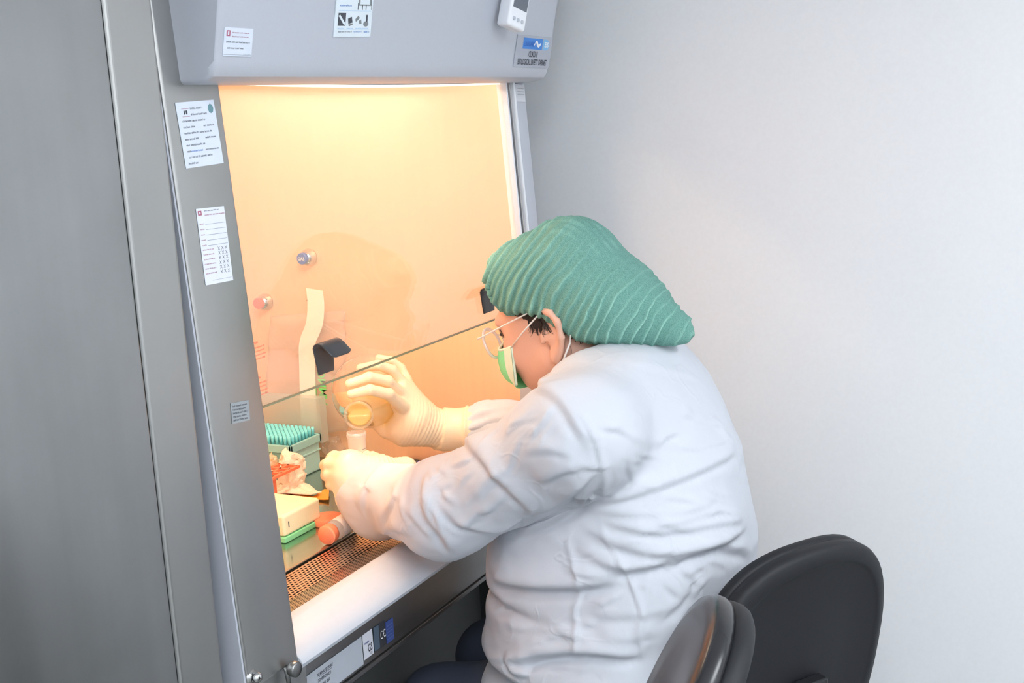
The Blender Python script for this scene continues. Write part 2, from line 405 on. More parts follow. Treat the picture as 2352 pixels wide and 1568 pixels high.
def nets(G, F):
    """surface nets -> verts, quads"""
    F = F.astype(np.float32); inside = F < 0; nx, ny, nz = F.shape
    c = np.zeros((nx - 1, ny - 1, nz - 1), np.int8)
    for i in (0, 1):
        for j in (0, 1):
            for k in (0, 1): c += inside[i:nx - 1 + i, j:ny - 1 + j, k:nz - 1 + k]
    act = (c > 0) & (c < 8); idx = -np.ones(act.shape, np.int64); I = np.argwhere(act); idx[act] = np.arange(len(I))
    acc = np.zeros((len(I), 3)); cnt = np.zeros(len(I))
    for axis in range(3):
        o1, o2 = [a for a in range(3) if a != axis]
        for p in (0, 1):
            for q in (0, 1):
                A = I.copy(); A[:, o1] += p; A[:, o2] += q; Bv = A.copy(); Bv[:, axis] += 1
                fa = F[A[:, 0], A[:, 1], A[:, 2]]; fb = F[Bv[:, 0], Bv[:, 1], Bv[:, 2]]; m = (fa < 0) != (fb < 0)
                t = fa / np.where(m, fa - fb, 1); P = A.astype(float); P[:, axis] += t
                acc[m] += P[m]; cnt[m] += 1
    V = G.lo + G.h * acc / cnt[:, None]
    faces = []
    for axis in range(3):
        o1, o2 = (axis + 1) % 3, (axis + 2) % 3
        sl = [slice(None)] * 3; sh = [slice(None)] * 3; sl[axis] = slice(0, -1); sh[axis] = slice(1, None)
        a = inside[tuple(sl)]; b = inside[tuple(sh)]; E = np.argwhere(a != b)
        ok = (E[:, o1] > 0) & (E[:, o2] > 0) & (E[:, o1] < F.shape[o1] - 1) & (E[:, o2] < F.shape[o2] - 1); E = E[ok]
        def g(d1, d2):
            Q = E.copy(); Q[:, o1] -= d1; Q[:, o2] -= d2; return idx[Q[:, 0], Q[:, 1], Q[:, 2]]
        q = np.stack([g(1, 1), g(0, 1), g(0, 0), g(1, 0)], 1); flip = b[E[:, 0], E[:, 1], E[:, 2]]
        q[flip] = q[flip][:, ::-1]; faces.append(q)
    return V, np.concatenate(faces)
def relax(V, Q, it=2, lam=.5):
    n = len(V)
    E = np.concatenate([Q[:, [0, 1]], Q[:, [1, 2]], Q[:, [2, 3]], Q[:, [3, 0]]]); E = np.concatenate([E, E[:, ::-1]])
    for _ in range(it):
        A = np.zeros((n, 3)); c = np.zeros(n)
        for d in range(3): A[:, d] = np.bincount(E[:, 0], V[E[:, 1], d], n)
        c = np.bincount(E[:, 0], minlength=n); V = V + lam * (A / np.maximum(c, 1)[:, None] - V)
    return V
def normals(V, Q):
    fn = np.cross(V[Q[:, 2]] - V[Q[:, 0]], V[Q[:, 3]] - V[Q[:, 1]]); N = np.zeros_like(V)
    for j in range(4):
        for d in range(3): N[:, d] += np.bincount(Q[:, j], fn[:, d], len(V))
    return N / (np.linalg.norm(N, axis=1, keepdims=True) + 1e-12)
def to_mesh(V, Q, keep=None):
    if keep is not None:
        Q = Q[keep[Q].all(1)]; u, inv = np.unique(Q, return_inverse=True); V = V[u]; Q = inv.reshape(-1, 4)
    me = bpy.data.meshes.new('sdf'); me.from_pydata(V.tolist(), [], Q.tolist()); me.update(); return me
def poly_dist(V, P, W=.05):
    """distance, parameter along polyline, nearest offset"""
    P = np.array([tuple(p) for p in P]); best = np.full(len(V), 9.); off = np.zeros_like(V); par = np.zeros(len(V)); L = 0
    tot = np.linalg.norm(P[1:] - P[:-1], axis=1).sum()
    for i in range(len(P) - 1):
        a, b = P[i], P[i + 1]; ab = b - a; l = np.linalg.norm(ab); t = np.clip(((V - a) @ ab) / (l * l + 1e-12), 0, 1)
        o = V - a - t[:, None] * ab; d = np.linalg.norm(o, axis=1); m = d < best
        best[m] = d[m]; off[m] = o[m]; par[m] = (L + t[m] * l) / tot; L += l
    return best, par, off
def vnoise(P, sc, seed=0):
    rs = np.random.RandomState(seed); T = rs.rand(32, 32, 32).astype(np.float32)
    p = P * sc; i = np.floor(p).astype(int); f = p - i; f = f * f * (3 - 2 * f); r = 0
    for a in (0, 1):
        for b in (0, 1):
            for c in (0, 1):
                wgt = (f[:, 0] if a else 1 - f[:, 0]) * (f[:, 1] if b else 1 - f[:, 1]) * (f[:, 2] if c else 1 - f[:, 2])
                r = r + wgt * T[(i[:, 0] + a) % 32, (i[:, 1] + b) % 32, (i[:, 2] + c) % 32]
    return r - .5

def onP(x, y, p0, n):
    d = ray(x, y); n = Vector(n); return CAM + d * ((Vector(p0) - CAM).dot(n) / d.dot(n))

# ================================================================== THE ROOM
RX, BY, LX, FY, CZ = 2.62, 2.14, -1.7, -2.2, 2.6
struct('floor', MB().box(LX, RX, FY, BY, -.05, 0).mesh(), M_floor)
struct('ceiling', MB().box(LX, RX, FY, BY, CZ, CZ + .05).mesh(), M_ceil)
struct('wall_right', MB().box(RX, RX + .08, FY, BY, 0, CZ).mesh(), M_wall)
struct('wall_back', MB().box(LX, RX, BY, BY + .08, 0, CZ).mesh(), M_wall)
struct('wall_left', MB().box(LX - .08, LX, FY, BY, 0, CZ).mesh(), M_wall)
struct('wall_front', MB().box(LX, RX, FY - .08, FY, 0, CZ).mesh(), M_wall)
for (x, y, lab) in ((1.25, -1.25, 'ceiling panel lamp over the right-hand side of the room'), (-.45, -.15, 'ceiling panel lamp above the photographer'), (-.7, -1.6, 'ceiling panel lamp at the rear of the room')):
    t = thing('ceiling_light', lab, 'lamp', (x, y, CZ), 'ceiling panel lamps')
    f = MB(); 
    for a in ((-.62, -.58), (.58, .62)):
        f.box(x + a[0], x + a[1], y - .32, y + .32, CZ - .03, CZ - .001); f.box(x - .58, x + .58, y + a[0] * .5 - .01, y + a[1] * .5 + .01, CZ - .03, CZ - .001)
    link('frame', f.mesh(), M_white, t)
    link('diffuser', MB().box(x - .58, x + .58, y - .28, y + .28, CZ - .02, CZ - .012).mesh(), E_panel, t)

# ================================================================== STAINLESS CUPBOARD AT THE LEFT
t = thing('steel_cupboard', 'tall brushed stainless steel cupboard filling the left edge beside the cabinet', 'cupboard', (.7, 1.5, 0))
EQ = 1.10
link('body', MB().box(-.1, 1.19, EQ + .03, 1.9, .0, 2.2, .004).mesh(), M_post, t)
link('door', MB().box(-.08, 1.1265, EQ, EQ + .03, .08, 2.15, .003).mesh(), M_door, t)
link('door_post', MB().box(1.1295, 1.213, EQ, EQ + .05, .0, 2.2, .006, 4).mesh(), M_post, t)
link('gasket', MB().box(1.122, 1.134, EQ + .004, EQ + .032, .05, 2.18).box(1.2, 1.216, EQ + .06, EQ + .08, 0, 2.2).mesh(), M_gap, t)

# ================================================================== BIOSAFETY CABINET
XL, XR = 1.38, 2.306
def gY(z): return 1.134 + (z - 1.138) * .0525                  # plane of the sliding sash
cab = thing('safety_cabinet', 'grey biological safety cabinet with a lit work chamber and raised glass sash', 'cabinet', (1.84, 1.6, 0))
def bevel_prism(prof, x0, x1, off, seg=4):
    bm = bmesh.new(); n = len(prof)
    A = [bm.verts.new((x0, y, z)) for y, z in prof]; B = [bm.verts.new((x1, y, z)) for y, z in prof]
    for i in range(n): bm.faces.new((A[i], A[(i + 1) % n], B[(i + 1) % n], B[i]))
    fa = bm.faces.new(A[::-1]); fb = bm.faces.new(B)
    bmesh.ops.bevel(bm, geom=list(fa.edges) + list(fb.edges), offset=off, segments=seg, affect='EDGES', profile=.5)
    m = MB(); m.bm(bm); return m
def hoodY(z): return 1.086 - .22 * (z - 1.628)
hp = [(hoodY(2.15), 2.15), (hoodY(1.634), 1.634), (hoodY(1.628) + .002, 1.622), (1.094, 1.614), (1.104, 1.609), (1.12, 1.606), (1.165, 1.606), (1.165, 1.64), (1.19, 1.68), (1.19, 2.15)]
me = bevel_prism(hp, 1.30, 2.352, .008, 4).mesh()
link('hood', me, M_hood, cab, True).data.shade_smooth()
me.set_sharp_from_angle(angle=radians(25)) if hasattr(me, 'set_sharp_from_angle') else None
# lower lip of the hood: its lower edge sags a little in the middle
lipb = MB(); lipd = MB(); N = 40; V = []; V2 = []
for i in range(N + 1):
    t_ = i / N; px = 487 + t_ * (1170 - 487); py = 184 + 4 * t_ + 9 * sin(pi * min(1, t_ * 1.0)) ** .8
    p = onY(px, py, 1.156); x = p.x; z = p.z
    V += [(x, 1.152, 1.625), (x, 1.152, z), (x, 1.158, z), (x, 1.158, 1.625)]
    V2 += [(x, 1.160, 1.64), (x, 1.160, z - .0035), (x, 1.172, z - .0035), (x, 1.172, 1.64)]
def ribbon(V, n, k=4):
    return [(i * k + j, i * k + (j + 1) % k, (i + 1) * k + (j + 1) % k, (i + 1) * k + j) for i in range(n) for j in range(k)] + [(0, 1, 2, 3), (n * k + 3, n * k + 2, n * k + 1, n * k)]
link('hood_lip', lipb.add(V, ribbon(V, N)).mesh(), M_hood, cab)
link('lip_glow', lipd.add(V2, ribbon(V2, N)).mesh(), emit('lip_glow_emission', (1.0, .86, .66), 2.2), cab)  # glowing strip added to imitate the lip's back-lit edge, not a lamp part
# tubes of the chamber lamp behind the hood
for yy in (1.24, 1.30):
    link('lamp_tube', MB().tube([(1.40, yy, 1.70), (1.98, yy, 1.70)], .014, 12).mesh(), E_tube, cab)
# pillars
pp = lambda o: [(gY(2.15) + o, 2.15), (gY(.70) + o, .70), (1.25, .70), (1.25, 2.15)]
bev = bevel_prism([(gY(2.12) - .014, 2.12), (gY(.755) - .014, .755), (1.2, .755), (1.2, 2.12)], 1.262, XL, .006, 4)
link('pillar', bev.mesh(), M_post, cab, True).data.set_sharp_from_angle(angle=radians(30))
bev = bevel_prism([(gY(2.12) - .014, 2.12), (gY(.755) - .014, .755), (1.19, .755), (1.19, 2.12)], 2.3062, 2.362, .012, 5)
link('pillar', bev.mesh(), M_hood, cab, True).data.set_sharp_from_angle(angle=radians(30))
link('pillar_side', MB().prism_x([(gY(2.1) - .010, 2.1), (gY(.757) - .010, .757), (1.21, .757), (1.21, 2.1)], 1.2590, 1.2625).mesh(), M_hood, cab)
link('pillar_foot', MB().box(1.245, 1.402, 1.105, 1.25, .60, .752, .002).mesh(), M_post, cab)
# rails of the sash at the far side
rb = MB()
def slant(m, x0, x1, d0, d1, z0, z1, mi=0):
    y = gY; V = [(x0, y(z0) + d0, z0), (x1, y(z0) + d0, z0), (x1, y(z0) + d1, z0), (x0, y(z0) + d1, z0), (x0, y(z1) + d0, z1), (x1, y(z1) + d0, z1), (x1, y(z1) + d1, z1), (x0, y(z1) + d1, z1)]
    m.add(V, [(0, 1, 5, 4), (1, 2, 6, 5), (2, 3, 7, 6), (3, 0, 4, 7), (4, 5, 6, 7), (3, 2, 1, 0)], mi)
for (x0, x1, d0, d1) in ((2.272, 2.278, -.012, .01), (2.283, 2.289, -.014, .0), (2.294, 2.301, -.018, .01)):
    m = MB(); slant(m, x0, x1, d0, d1, 1.12, 1.63); link('sash_rail', m.mesh(), M_chrome if x0 > 2.28 and x0 < 2.29 else M_white, cab)
m = MB(); slant(m, 2.279, 2.302, .008, .012, 1.12, 1.63); link('rail_channel', m.mesh(), M_white, cab)
# chamber walls, deck, trough
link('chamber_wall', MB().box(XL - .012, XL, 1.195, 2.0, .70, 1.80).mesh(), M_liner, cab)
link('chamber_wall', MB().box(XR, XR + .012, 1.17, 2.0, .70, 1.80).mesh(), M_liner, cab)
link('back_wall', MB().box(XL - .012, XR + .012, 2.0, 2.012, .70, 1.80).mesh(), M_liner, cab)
link('chamber_ceiling', MB().box(XL - .012, XR + .012, 1.19, 2.0, 1.80, 1.81).mesh(), M_white, cab)
link('work_deck', MB().box(XL, XR, 1.330, 2.0, .735, .760, .003, 3).mesh(), M_deck, cab)
link('trough', MB().box(XL, XR, 1.14, 2.0, .690, .70).box(XL, XR, 1.325, 1.33, .70, .735).mesh(), M_dark, cab)
g = MB()
g.add([(x, y, z) for x in (XL, XR) for (y, z) in ((1.184, .770), (1.255, .752), (1.322, .758))], [(0, 3, 4, 1), (1, 4, 5, 2)])
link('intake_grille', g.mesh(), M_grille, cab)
ap = [(1.190, .772), (1.175, .7775), (1.16, .776), (1.125, .764), (1.108, .755), (1.100, .748), (1.097, .741), (1.100, .734), (1.108, .731), (1.13, .731), (1.190, .735)]
me = bevel_prism(ap, 1.384, 2.298, .003, 2).mesh(); link('armrest', me, M_arm, cab, True); me.set_sharp_from_angle(angle=radians(40))
link('front_panel', MB().box(1.402, 2.362, 1.13, 1.19, .638, .731, .003).mesh(), M_front, cab)
link('panel_flange', MB().box(1.402, 2.362, 1.126, 1.20, .630, .638, .001).mesh(), M_front, cab)
link('stand', MB().box(1.30, 2.33, 1.31, 1.9, .0, .63, .004).box(1.25, 1.30, 1.2, 1.32, 0, .63).box(2.32, 2.36, 1.2, 1.32, 0, .63).mesh(), M_dark, cab)
link('cabinet_body', MB().box(1.262, 1.366, 1.2, 2.05, .64, 2.12).box(1.262, 2.362, 2.015, 2.05, .64, 2.12).box(2.322, 2.360, 1.192, 2.05, .64, 2.12).box(1.3, 2.36, 1.192, 2.05, 1.83, 2.15).mesh(), M_hood, cab)
# sash
m = MB(); slant(m, XL + .001, 2.27, -.003, .003, 1.1395, 1.66); sash = link('sash_window', m.mesh(), M_glass, cab)
m = MB(); slant(m, XL + .001, 2.27, -.0031, .0031, 1.1378, 1.1395); link('glass_edge', m.mesh(), M_gedge, sash)
def sash_handle(px0, py0, px1, py1):
    a = onY(px0, py0, gY(1.17)); b = onY(px1, py1, gY(1.17)); x0, x1, z0 = a.x, b.x, a.z
    prof = [(0, 0), (0, .044), (-.003, .049), (-.009, .0515), (-.016, .050), (-.022, .045), (-.034, .033), (-.0365, .0305)]
    bm = bmesh.new(); n = len(prof); rows = []
    for k in range(n):
        y, z = prof[k]
        ext = (x1 - x0)
        xa, xb = x0, x1
        if k == 0: xa += .006; xb -= .006
        if k == n - 1: xa += .010; xb -= .010
        row = []
        for i in range(5): row.append(bm.verts.new((xa + (xb - xa) * i / 4, gY(z0 + z) - .0034 + y, z0 + z)))
        rows.append(row)
    for k in range(n - 1):
        for i in range(4): bm.faces.new((rows[k][i], rows[k][i + 1], rows[k + 1][i + 1], rows[k + 1][i]))
    bmesh.ops.recalc_face_normals(bm, faces=bm.faces[:])
    m = MB(); m.bm(bm); me = m.mesh(); o = link('sash_handle', me, M_handle, cab, True)
    sd = o.modifiers.new('s', 'SOLIDIFY'); sd.thickness = .003; sd.offset = 0
    bv = o.modifiers.new('b', 'BEVEL'); bv.width = .001; bv.segments = 2
    return o
sash_handle(722, 864, 767, 848)
sash_handle(1104, 722, 1134, 710)
# gas taps on the right chamber wall
for (px, py, m_, txt, nm) in ((712, 590, M_gasblue, 'GAS', 'gas_tap'), (612, 692, M_tapred, None, 'vacuum_tap')):
    c = onX(px, py, XR); M = axisM(c, (-1, 0, 0), (0, 0, 1))
    o = link(nm, MB().lathe([(.0, .0), (.0195, .0), (.0205, .004), (.0195, .012), (.017, .019), (.0135, .024), (.0125, .0245), (0, .0245)], M, 40).mesh(), M_chrome, cab, True)
    b = MB(); b.lathe([(.0135, .024), (.0135, .033), (.0125, .0345), (0, .0345)], M, 40, 0)
    if txt:
        V, F = text_geo('GAS', .0105, True); cx = (min(v.x for v in V) + max(v.x for v in V)) / 2
        b.add([Vector((c.x - .0350, c.y - (v.x - cx), c.z + v.y - .0035)) for v in V], F, 1)
    link('tap_cap', b.mesh(), [m_, M_white], o)
# foot bolt and thumb screw
p = onY(576, 1552, 1.105)
b = MB(); M = axisM(p, (0, -1, 0)); b.lathe([(.012, 0), (.012, .003), (.009, .004), (.009, .010), (.008, .014), (.005, .0175), (0, .019)], M, 24)
link('foot_bolt', b.mesh(), M_chrome, cab, True)
p = onY(652, 1531, 1.105)
b = MB(); M = axisM(p, (0, -1, 0)); b.lathe([(.004, 0), (.004, .012), (.011, .013), (.012, .016), (.012, .024), (.010, .026), (0, .026)], M, 28)
b.tube([p + Vector((-.006, -.010, .004)), p + Vector((-.007, -.011, -.008)), p + Vector((-.006, -.012, -.030))], [.005, .004, .003], 10)
link('thumb_screw', b.mesh(), M_front, cab, True)

# ------------------------------------------------ labels fixed to the cabinet
rnd = random.Random(3)
def sheet_px(tl, tr, bl, p0, n, th=.0006, mi=0):
    a, b_, c = onP(*tl, p0, n), onP(*tr, p0, n), onP(*bl, p0, n)
    return Sheet(a + Vector(n).normalized() * .0004, b_ - a, c - a, (b_ - a).length, (c - a).length, th, mi)
hn = Vector((0, -1, -.22)).normalized(); h0 = Vector((1.8, hoodY(1.7), 1.7))
gn = Vector((0, -1, .0525)).normalized(); p0f = Vector((1.3, gY(1.3) - .014, 1.3)); g0 = Vector((1.5, gY(1.3) - .0036, 1.3))
def done(sh, name, mats, parent=cab, label=None): return link(name, sh.b.mesh(), mats, parent, label=label)
PM = [M_paper, M_ink, M_inkred, M_blue, M_ltblue, M_inkgrey]
sh = sheet_px((515, 62), (581, 66), (514, 128), h0, hn); W, H = sh.W, sh.H
sh.rect(.07 * W, .10 * H, .20 * W, .30 * H, 2); sh.rect(.11 * W, .14 * H, .16 * W, .26 * H, 0, sh.th + .0004)
sh.scrawl(.26 * W, .85 * W, .19 * H, .05 * H, 2, rnd); sh.scrawl(.26 * W, .85 * W, .33 * H, .05 * H, 2, rnd)
sh.scrawl(.08 * W, .92 * W, .53 * H, .07 * H, 1, rnd); sh.scrawl(.12 * W, .72 * W, .74 * H, .06 * H, 1, rnd)
sh.rect(.02 * W, .94 * H, .98 * W, .95 * H, 5); sh.scrawl(.7 * W, .95 * W, .92 * H, .03 * H, 1, rnd)
done(sh, 'service_label', PM, label='white service label on the hood')
sh = sheet_px((401, 236), (489, 229), (418, 388), p0f, gn); W, H = sh.W, sh.H
sh.rect(.12 * W, .10 * H, .32 * W, .105 * H, 2); sh.rect(.12 * W, .22 * H, .32 * W, .225 * H, 2); sh.rect(.17 * W, .13 * H, .20 * W, .19 * H, 1); sh.rect(.22 * W, .13 * H, .26 * W, .19 * H, 1)
a_ = [(.88 + .075 * cos(q * pi / 4), .13 + .075 * sin(q * pi / 4)) for q in range(8)]
sh.poly([(x * W, y * H) for x, y in a_], 6)
for i, (x0, x1) in enumerate(((.34, .66), (.34, .78), (.1, .7), (.1, .42), (.1, .84), (.1, .45), (.1, .6), (.1, .2), (.12, .74), (.08, .33))):
    y = .12 + i * .092; sh.scrawl(x0 * W, x1 * W, y * H, .032 * H, 1, rnd)
    if i in (3, 5): sh.scrawl(.62 * W, .92 * W, y * H, .03 * H, 1, rnd)
    if i == 7: sh.scrawl(.2 * W, .52 * W, y * H, .03 * H, 3, rnd); sh.scrawl(.58 * W, .95 * W, y * H, .03 * H, 1, rnd)
done(sh, 'service_label', PM + [mat('stamp_teal', srgb(110, 150, 160), .6)], label='large white label high on the left pillar')
sh = sheet_px((449, 480), (513, 473), (468, 656), p0f, gn); W, H = sh.W, sh.H
sh.rect(.04 * W, .03 * H, .17 * W, .09 * H, 2); sh.rect(.08 * W, .045 * H, .13 * W, .075 * H, 0, sh.th + .0004)
sh.scrawl(.26 * W, .8 * W, .045 * H, .018 * H, 1, rnd); sh.scrawl(.26 * W, .98 * W, .10 * H, .02 * H, 2, rnd)
for i in range(5):
    y = .21 + i * .07; sh.scrawl(.05 * W, .2 * W, y * H, .018 * H, 2, rnd); sh.rect(.25 * W, y * H, .97 * W, (y + .004) * H, 5)
for i in range(6):
    y = .55 + i * .062; sh.scrawl(.05 * W, .45 * W, y * H, .018 * H, 2, rnd)
    for j in range(3):
        cx, cy = (.62 + j * .13) * W, (y - .005) * H; q = .04 * W
        for s1 in (1, -1): sh.poly([(cx - q, cy - q * s1), (cx - q * .7, cy - q * s1), (cx + q, cy + q * s1), (cx + q * .7, cy + q * s1)][::s1], 1)
sh.rect(.25 * W, .95 * H, .95 * W, .953 * H, 5)
done(sh, 'checklist_label', [mat('label_paper_bright', srgb(232, 236, 250), .6)] + PM[1:], label='narrow white checklist label on the left pillar')
sh = sheet_px((529, 926), (570, 918), (536, 972), p0f, gn); W, H = sh.W, sh.H
for i, tx in enumerate(('ALL UNITS ARE', 'DECONTAMINATED', 'IN ROOM USE ->', 'WITH UV LAMP ON', 'ONLY WHEN', )): 
    sh.scrawl(.08 * W, (.92 - .1 * (i % 2)) * W, (.22 + .17 * i) * H, .10 * H, 1, rnd)
done(sh, 'pillar_label', [mat('label_grey', srgb(158, 164, 168), .5)] + PM[1:], label='small grey label with dark print')
# red caution prints on the glass
for (tl, tr, bl) in (((560, 792), (606, 777), (566, 838)), ((570, 872), (611, 858), (575, 920))):
    sh = sheet_px(tl, tr, bl, g0, gn, None); W, H = sh.W, sh.H
    sh.text('CAUTION', .25 * W, .12 * H, .10 * H, 0, .4 * W, True)
    for i in range(4): sh.scrawl(0, (.98 - .05 * (i % 2)) * W, (.36 + .19 * i) * H, .09 * H, 0, rnd)
    link('caution_print', sh.b.mesh(), M_cred, sash)
# name plate
sh = sheet_px((1188, 79), (1268, 87), (1185, 151), h0, hn, .0015); W, H = sh.W, sh.H
sh.rect(.17 * W, .07 * H, .72 * W, .42 * H, 1); sh.poly([(x * W, y * H) for x, y in ((.74, .07), (.86, .08), (.92, .18), (.92, .34), (.86, .42), (.74, .43))][::-1][::-1], 2)
sh.text('LABGARD', .20 * W, .33 * H, .16 * H, 5, .30 * W, True, 0, sh.th + .0007)
sh.poly([(x * W, y * H) for x, y in ((.46, .30), (.52, .14), (.56, .14), (.60, .26), (.66, .20), (.68, .24), (.62, .36), (.56, .32), (.53, .20), (.49, .32))], 4, sh.th + .0006)
sh.text('ES', .77 * W, .32 * H, .16 * H, 4, .12 * W, True, 0, sh.th + .0006)
sh.text('CLASS II', .36 * W, .66 * H, .19 * H, 3, .25 * W, True); sh.text('BIOLOGICAL SAFETY CABINET', .09 * W, .92 * H, .19 * H, 3, .82 * W, True)
done(sh, 'name_plate', [mat('plate_grey', srgb(172, 176, 188), .35), M_blue, M_ltblue, M_ink, M_white, mat('print_mid_blue', srgb(50, 110, 200), .5)], label='grey name plate reading CLASS II BIOLOGICAL SAFETY CABINET')
# small label under the hood on the right pillar
pr0 = Vector((2.33, gY(1.5) - .014, 1.5))
sh = sheet_px((1178, 190), (1203, 192), (1184, 233), pr0, gn); W, H = sh.W, sh.H
for i in range(3): sh.scrawl(.3 * W, .92 * W, (.3 + .16 * i) * H, .05 * H, 1, rnd)
sh.rect(.1 * W, .02 * H, .8 * W, .06 * H, 1)
done(sh, 'pillar_label', [mat('label_dim', srgb(206, 208, 214), .5)] + PM[1:], label='small pale label under the hood at the right')
# labels under the armrest
f0 = Vector((1.6, 1.1296, .68)); fn = Vector((0, -1, 0))
sh = sheet_px((683, 1567), (829, 1461), (700, 1625), f0, fn); W, H = sh.W, sh.H
for i in range(4):
    sh.text(('NOMINAL SET POINT', 'DOWNFLOW 0.30', 'INFLOW  0.50', 'CLASS II')[i], .28 * W, (.27 + .2 * i) * H, .11 * H, 1, (.24, .20, .18, .12)[i] * W, True)
sh.rect(.30 * W, .30 * H, .5 * W, .315 * H, 1)
done(sh, 'rating_label', [mat('label_silver', srgb(176, 182, 192), .4)] + PM[1:], label='silver rating label under the armrest')
sh = sheet_px((831, 1459), (853, 1443), (838, 1514), f0, fn, .0008); W, H = sh.W, sh.H
sh.text('TUV NORD', .1 * W, .42 * H, .07 * H, 2, .5 * W, True); sh.text('GS', .42 * W, .80 * H, .32 * H, 1, .45 * W, True)
for i in range(3): sh.rect(.6 * W, (.84 + .04 * i) * H, .85 * W, (.85 + .04 * i) * H, 1)
done(sh, 'mark_label', [mat('label_white_b', srgb(208, 210, 220), .4), M_ink, M_navy], label='white GS mark label')
sh = sheet_px((856, 1442), (882, 1424), (862, 1494), f0, fn, .0008); W, H = sh.W, sh.H
sh.rect(.45 * W, 0, W, H, 1)
def arc(sh, cx, cy, r, wd, mi, a0=.25 * pi, a1=1.75 * pi, sx=.62):
    n = 16; P = [(cx + sx * r * cos(a0 + (a1 - a0) * i / n), cy + r * sin(a0 + (a1 - a0) * i / n)) for i in range(n + 1)]; Q = [(cx + sx * (r - wd) * cos(a0 + (a1 - a0) * i / n), cy + (r - wd) * sin(a0 + (a1 - a0) * i / n)) for i in range(n + 1)]
    for i in range(n): sh.poly([P[i], P[i + 1], Q[i + 1], Q[i]], mi, sh.th + .0007)
arc(sh, .66 * W, .5 * H, .17 * H, .035 * H, 2); arc(sh, .92 * W, .5 * H, .17 * H, .035 * H, 2); sh.rect(.76 * W, .485 * H, .90 * W, .515 * H, 2, sh.th + .0007)
done(sh, 'mark_label', [mat('label_slate', srgb(76, 92, 108), .5), mat('label_charcoal', srgb(48, 50, 56), .5), M_white], label='dark CE mark label')
sh = sheet_px((884, 1429), (901, 1417), (889, 1477), f0, fn, .0008); W, H = sh.W, sh.H
for i in range(5): sh.scrawl(.12 * W, .9 * W, (.25 + .15 * i) * H, .07 * H, 1, rnd)
done(sh, 'mark_label', [mat('label_blue', srgb(56, 74, 136), .5), mat('ink_pale_blue', srgb(110, 130, 190), .5)], label='blue label at the end of the row')

# brochure sheet taped to the hood
sh = sheet_px((776, -70), (861, -64), (773, 84), h0, hn, .0012); W, H = sh.W, sh.H
sh.scrawl(.10 * W, .42 * W, .535 * H, .03 * H, 3, rnd)
sh.rect(.60 * W, .40 * H, .95 * W, .52 * H, 6); sh.rect(.64 * W, .36 * H, .90 * W, .50 * H, 0, sh.th + .0005)
for q in ((.58, .60), (.70, .72), (.80, .82)): sh.rect(q[0] * W, .48 * H, q[1] * W, .58 * H, 1)
sh.rect(.95 * W, .3 * H, .96 * W, .58 * H, 1); sh.rect(.08 * W, .60 * H, .96 * W, .603 * H, 4)
sh.rect(.08 * W, .635 * H, .28 * W, .83 * H, 1); sh.poly([(.08 * W, .68 * H), (.12 * W, .66 * H), (.28 * W, .80 * H), (.24 * W, .82 * H)][::-1], 0, sh.th + .0005)
sh.poly([(.34 * W, .72 * H), (.44 * W, .69 * H), (.47 * W, .78 * H), (.36 * W, .80 * H)][::-1], 1); sh.poly([(.36 * W, .81 * H), (.47 * W, .79 * H), (.48 * W, .81 * H), (.38 * W, .84 * H)][::-1], 6)
sh.poly([(.54 * W, .73 * H), (.62 * W, .67 * H), (.66 * W, .71 * H), (.56 * W, .77 * H)][::-1], 6); sh.poly([(.64 * W, .75 * H), (.70 * W, .73 * H), (.72 * W, .80 * H), (.66 * W, .80 * H)][::-1], 6)
sh.poly([((.84 + .075 * cos(a)) * W, (.80 + .042 * sin(a)) * H) for a in np.linspace(0, 2 * pi, 15)[:-1]][::-1], 6); sh.rect(.83 * W, .66 * H, .88 * W, .77 * H, 1)
for q in (.08, .32, .56, .75): sh.scrawl(q * W, (q + .17) * W, .875 * H, .015 * H, 4, rnd)
sh.rect(.08 * W, .885 * H, .96 * W, .887 * H, 4); sh.scrawl(.1 * W, .48 * W, .93 * H, .025 * H, 5, rnd); sh.scrawl(.52 * W, .74 * W, .93 * H, .018 * H, 3, rnd); sh.scrawl(.80 * W, .96 * W, .935 * H, .03 * H, 3, rnd)
o = link('brochure', sh.b.mesh(), [mat('brochure_white', srgb(226, 236, 244), .5), M_ink, M_inkred, M_blue, M_ltblue, M_inkgrey, mat('photo_grey', srgb(130, 136, 140), .6)])
tag(o, 'white product leaflet with small equipment pictures taped to the grey hood', 'leaflet')

# thermo-hygrometer hanging on the hood
th_ = thing('digital_thermometer', 'small white digital thermometer with grey screen hung on the hood beside the name plate', 'thermometer', tuple(onP(1150, 30, h0, hn)))
c = onP(1143, 14, h0, hn) + hn * .001
xa = Vector((cos(radians(-12)), -.0 + sin(radians(-12)) * 1.0, -.28)).normalized(); nn = Vector((-.12, -1, -.1)); nn = (nn - xa * nn.dot(xa)).normalized(); zd = nn.cross(xa).normalized()
zd = -zd if zd.z < 0 else zd
TM = Matrix((xa, nn, zd)).transposed().to_4x4(); TM.translation = c + Vector((.022, 0, 0)) + nn * .026
b = MB(); bm = bmesh.new(); bmesh.ops.create_cube(bm, size=1)
for v in bm.verts: v.co = Vector((v.co.x * .052, v.co.y * .030, v.co.z * .085))
bmesh.ops.bevel(bm, geom=bm.edges[:], offset=.006, segments=4, affect='EDGES', profile=.5); b.bm(bm, 0, TM)
link('case', b.mesh(), M_white, th_, True).data.set_sharp_from_angle(angle=radians(50))
b = MB(); b.add([TM @ Vector(q) for q in ((-.020, .0155, -.006), (.020, .0155, -.006), (.020, .0155, .034), (-.020, .0155, .034), (-.020, .0148, -.006), (.020, .0148, -.006), (.020, .0148, .034), (-.020, .0148, .034))], [(0, 1, 2, 3), (0, 4, 5, 1), (1, 5, 6, 2), (2, 6, 7, 3), (3, 7, 4, 0)])
link('screen', b.mesh(), M_screen, th_)
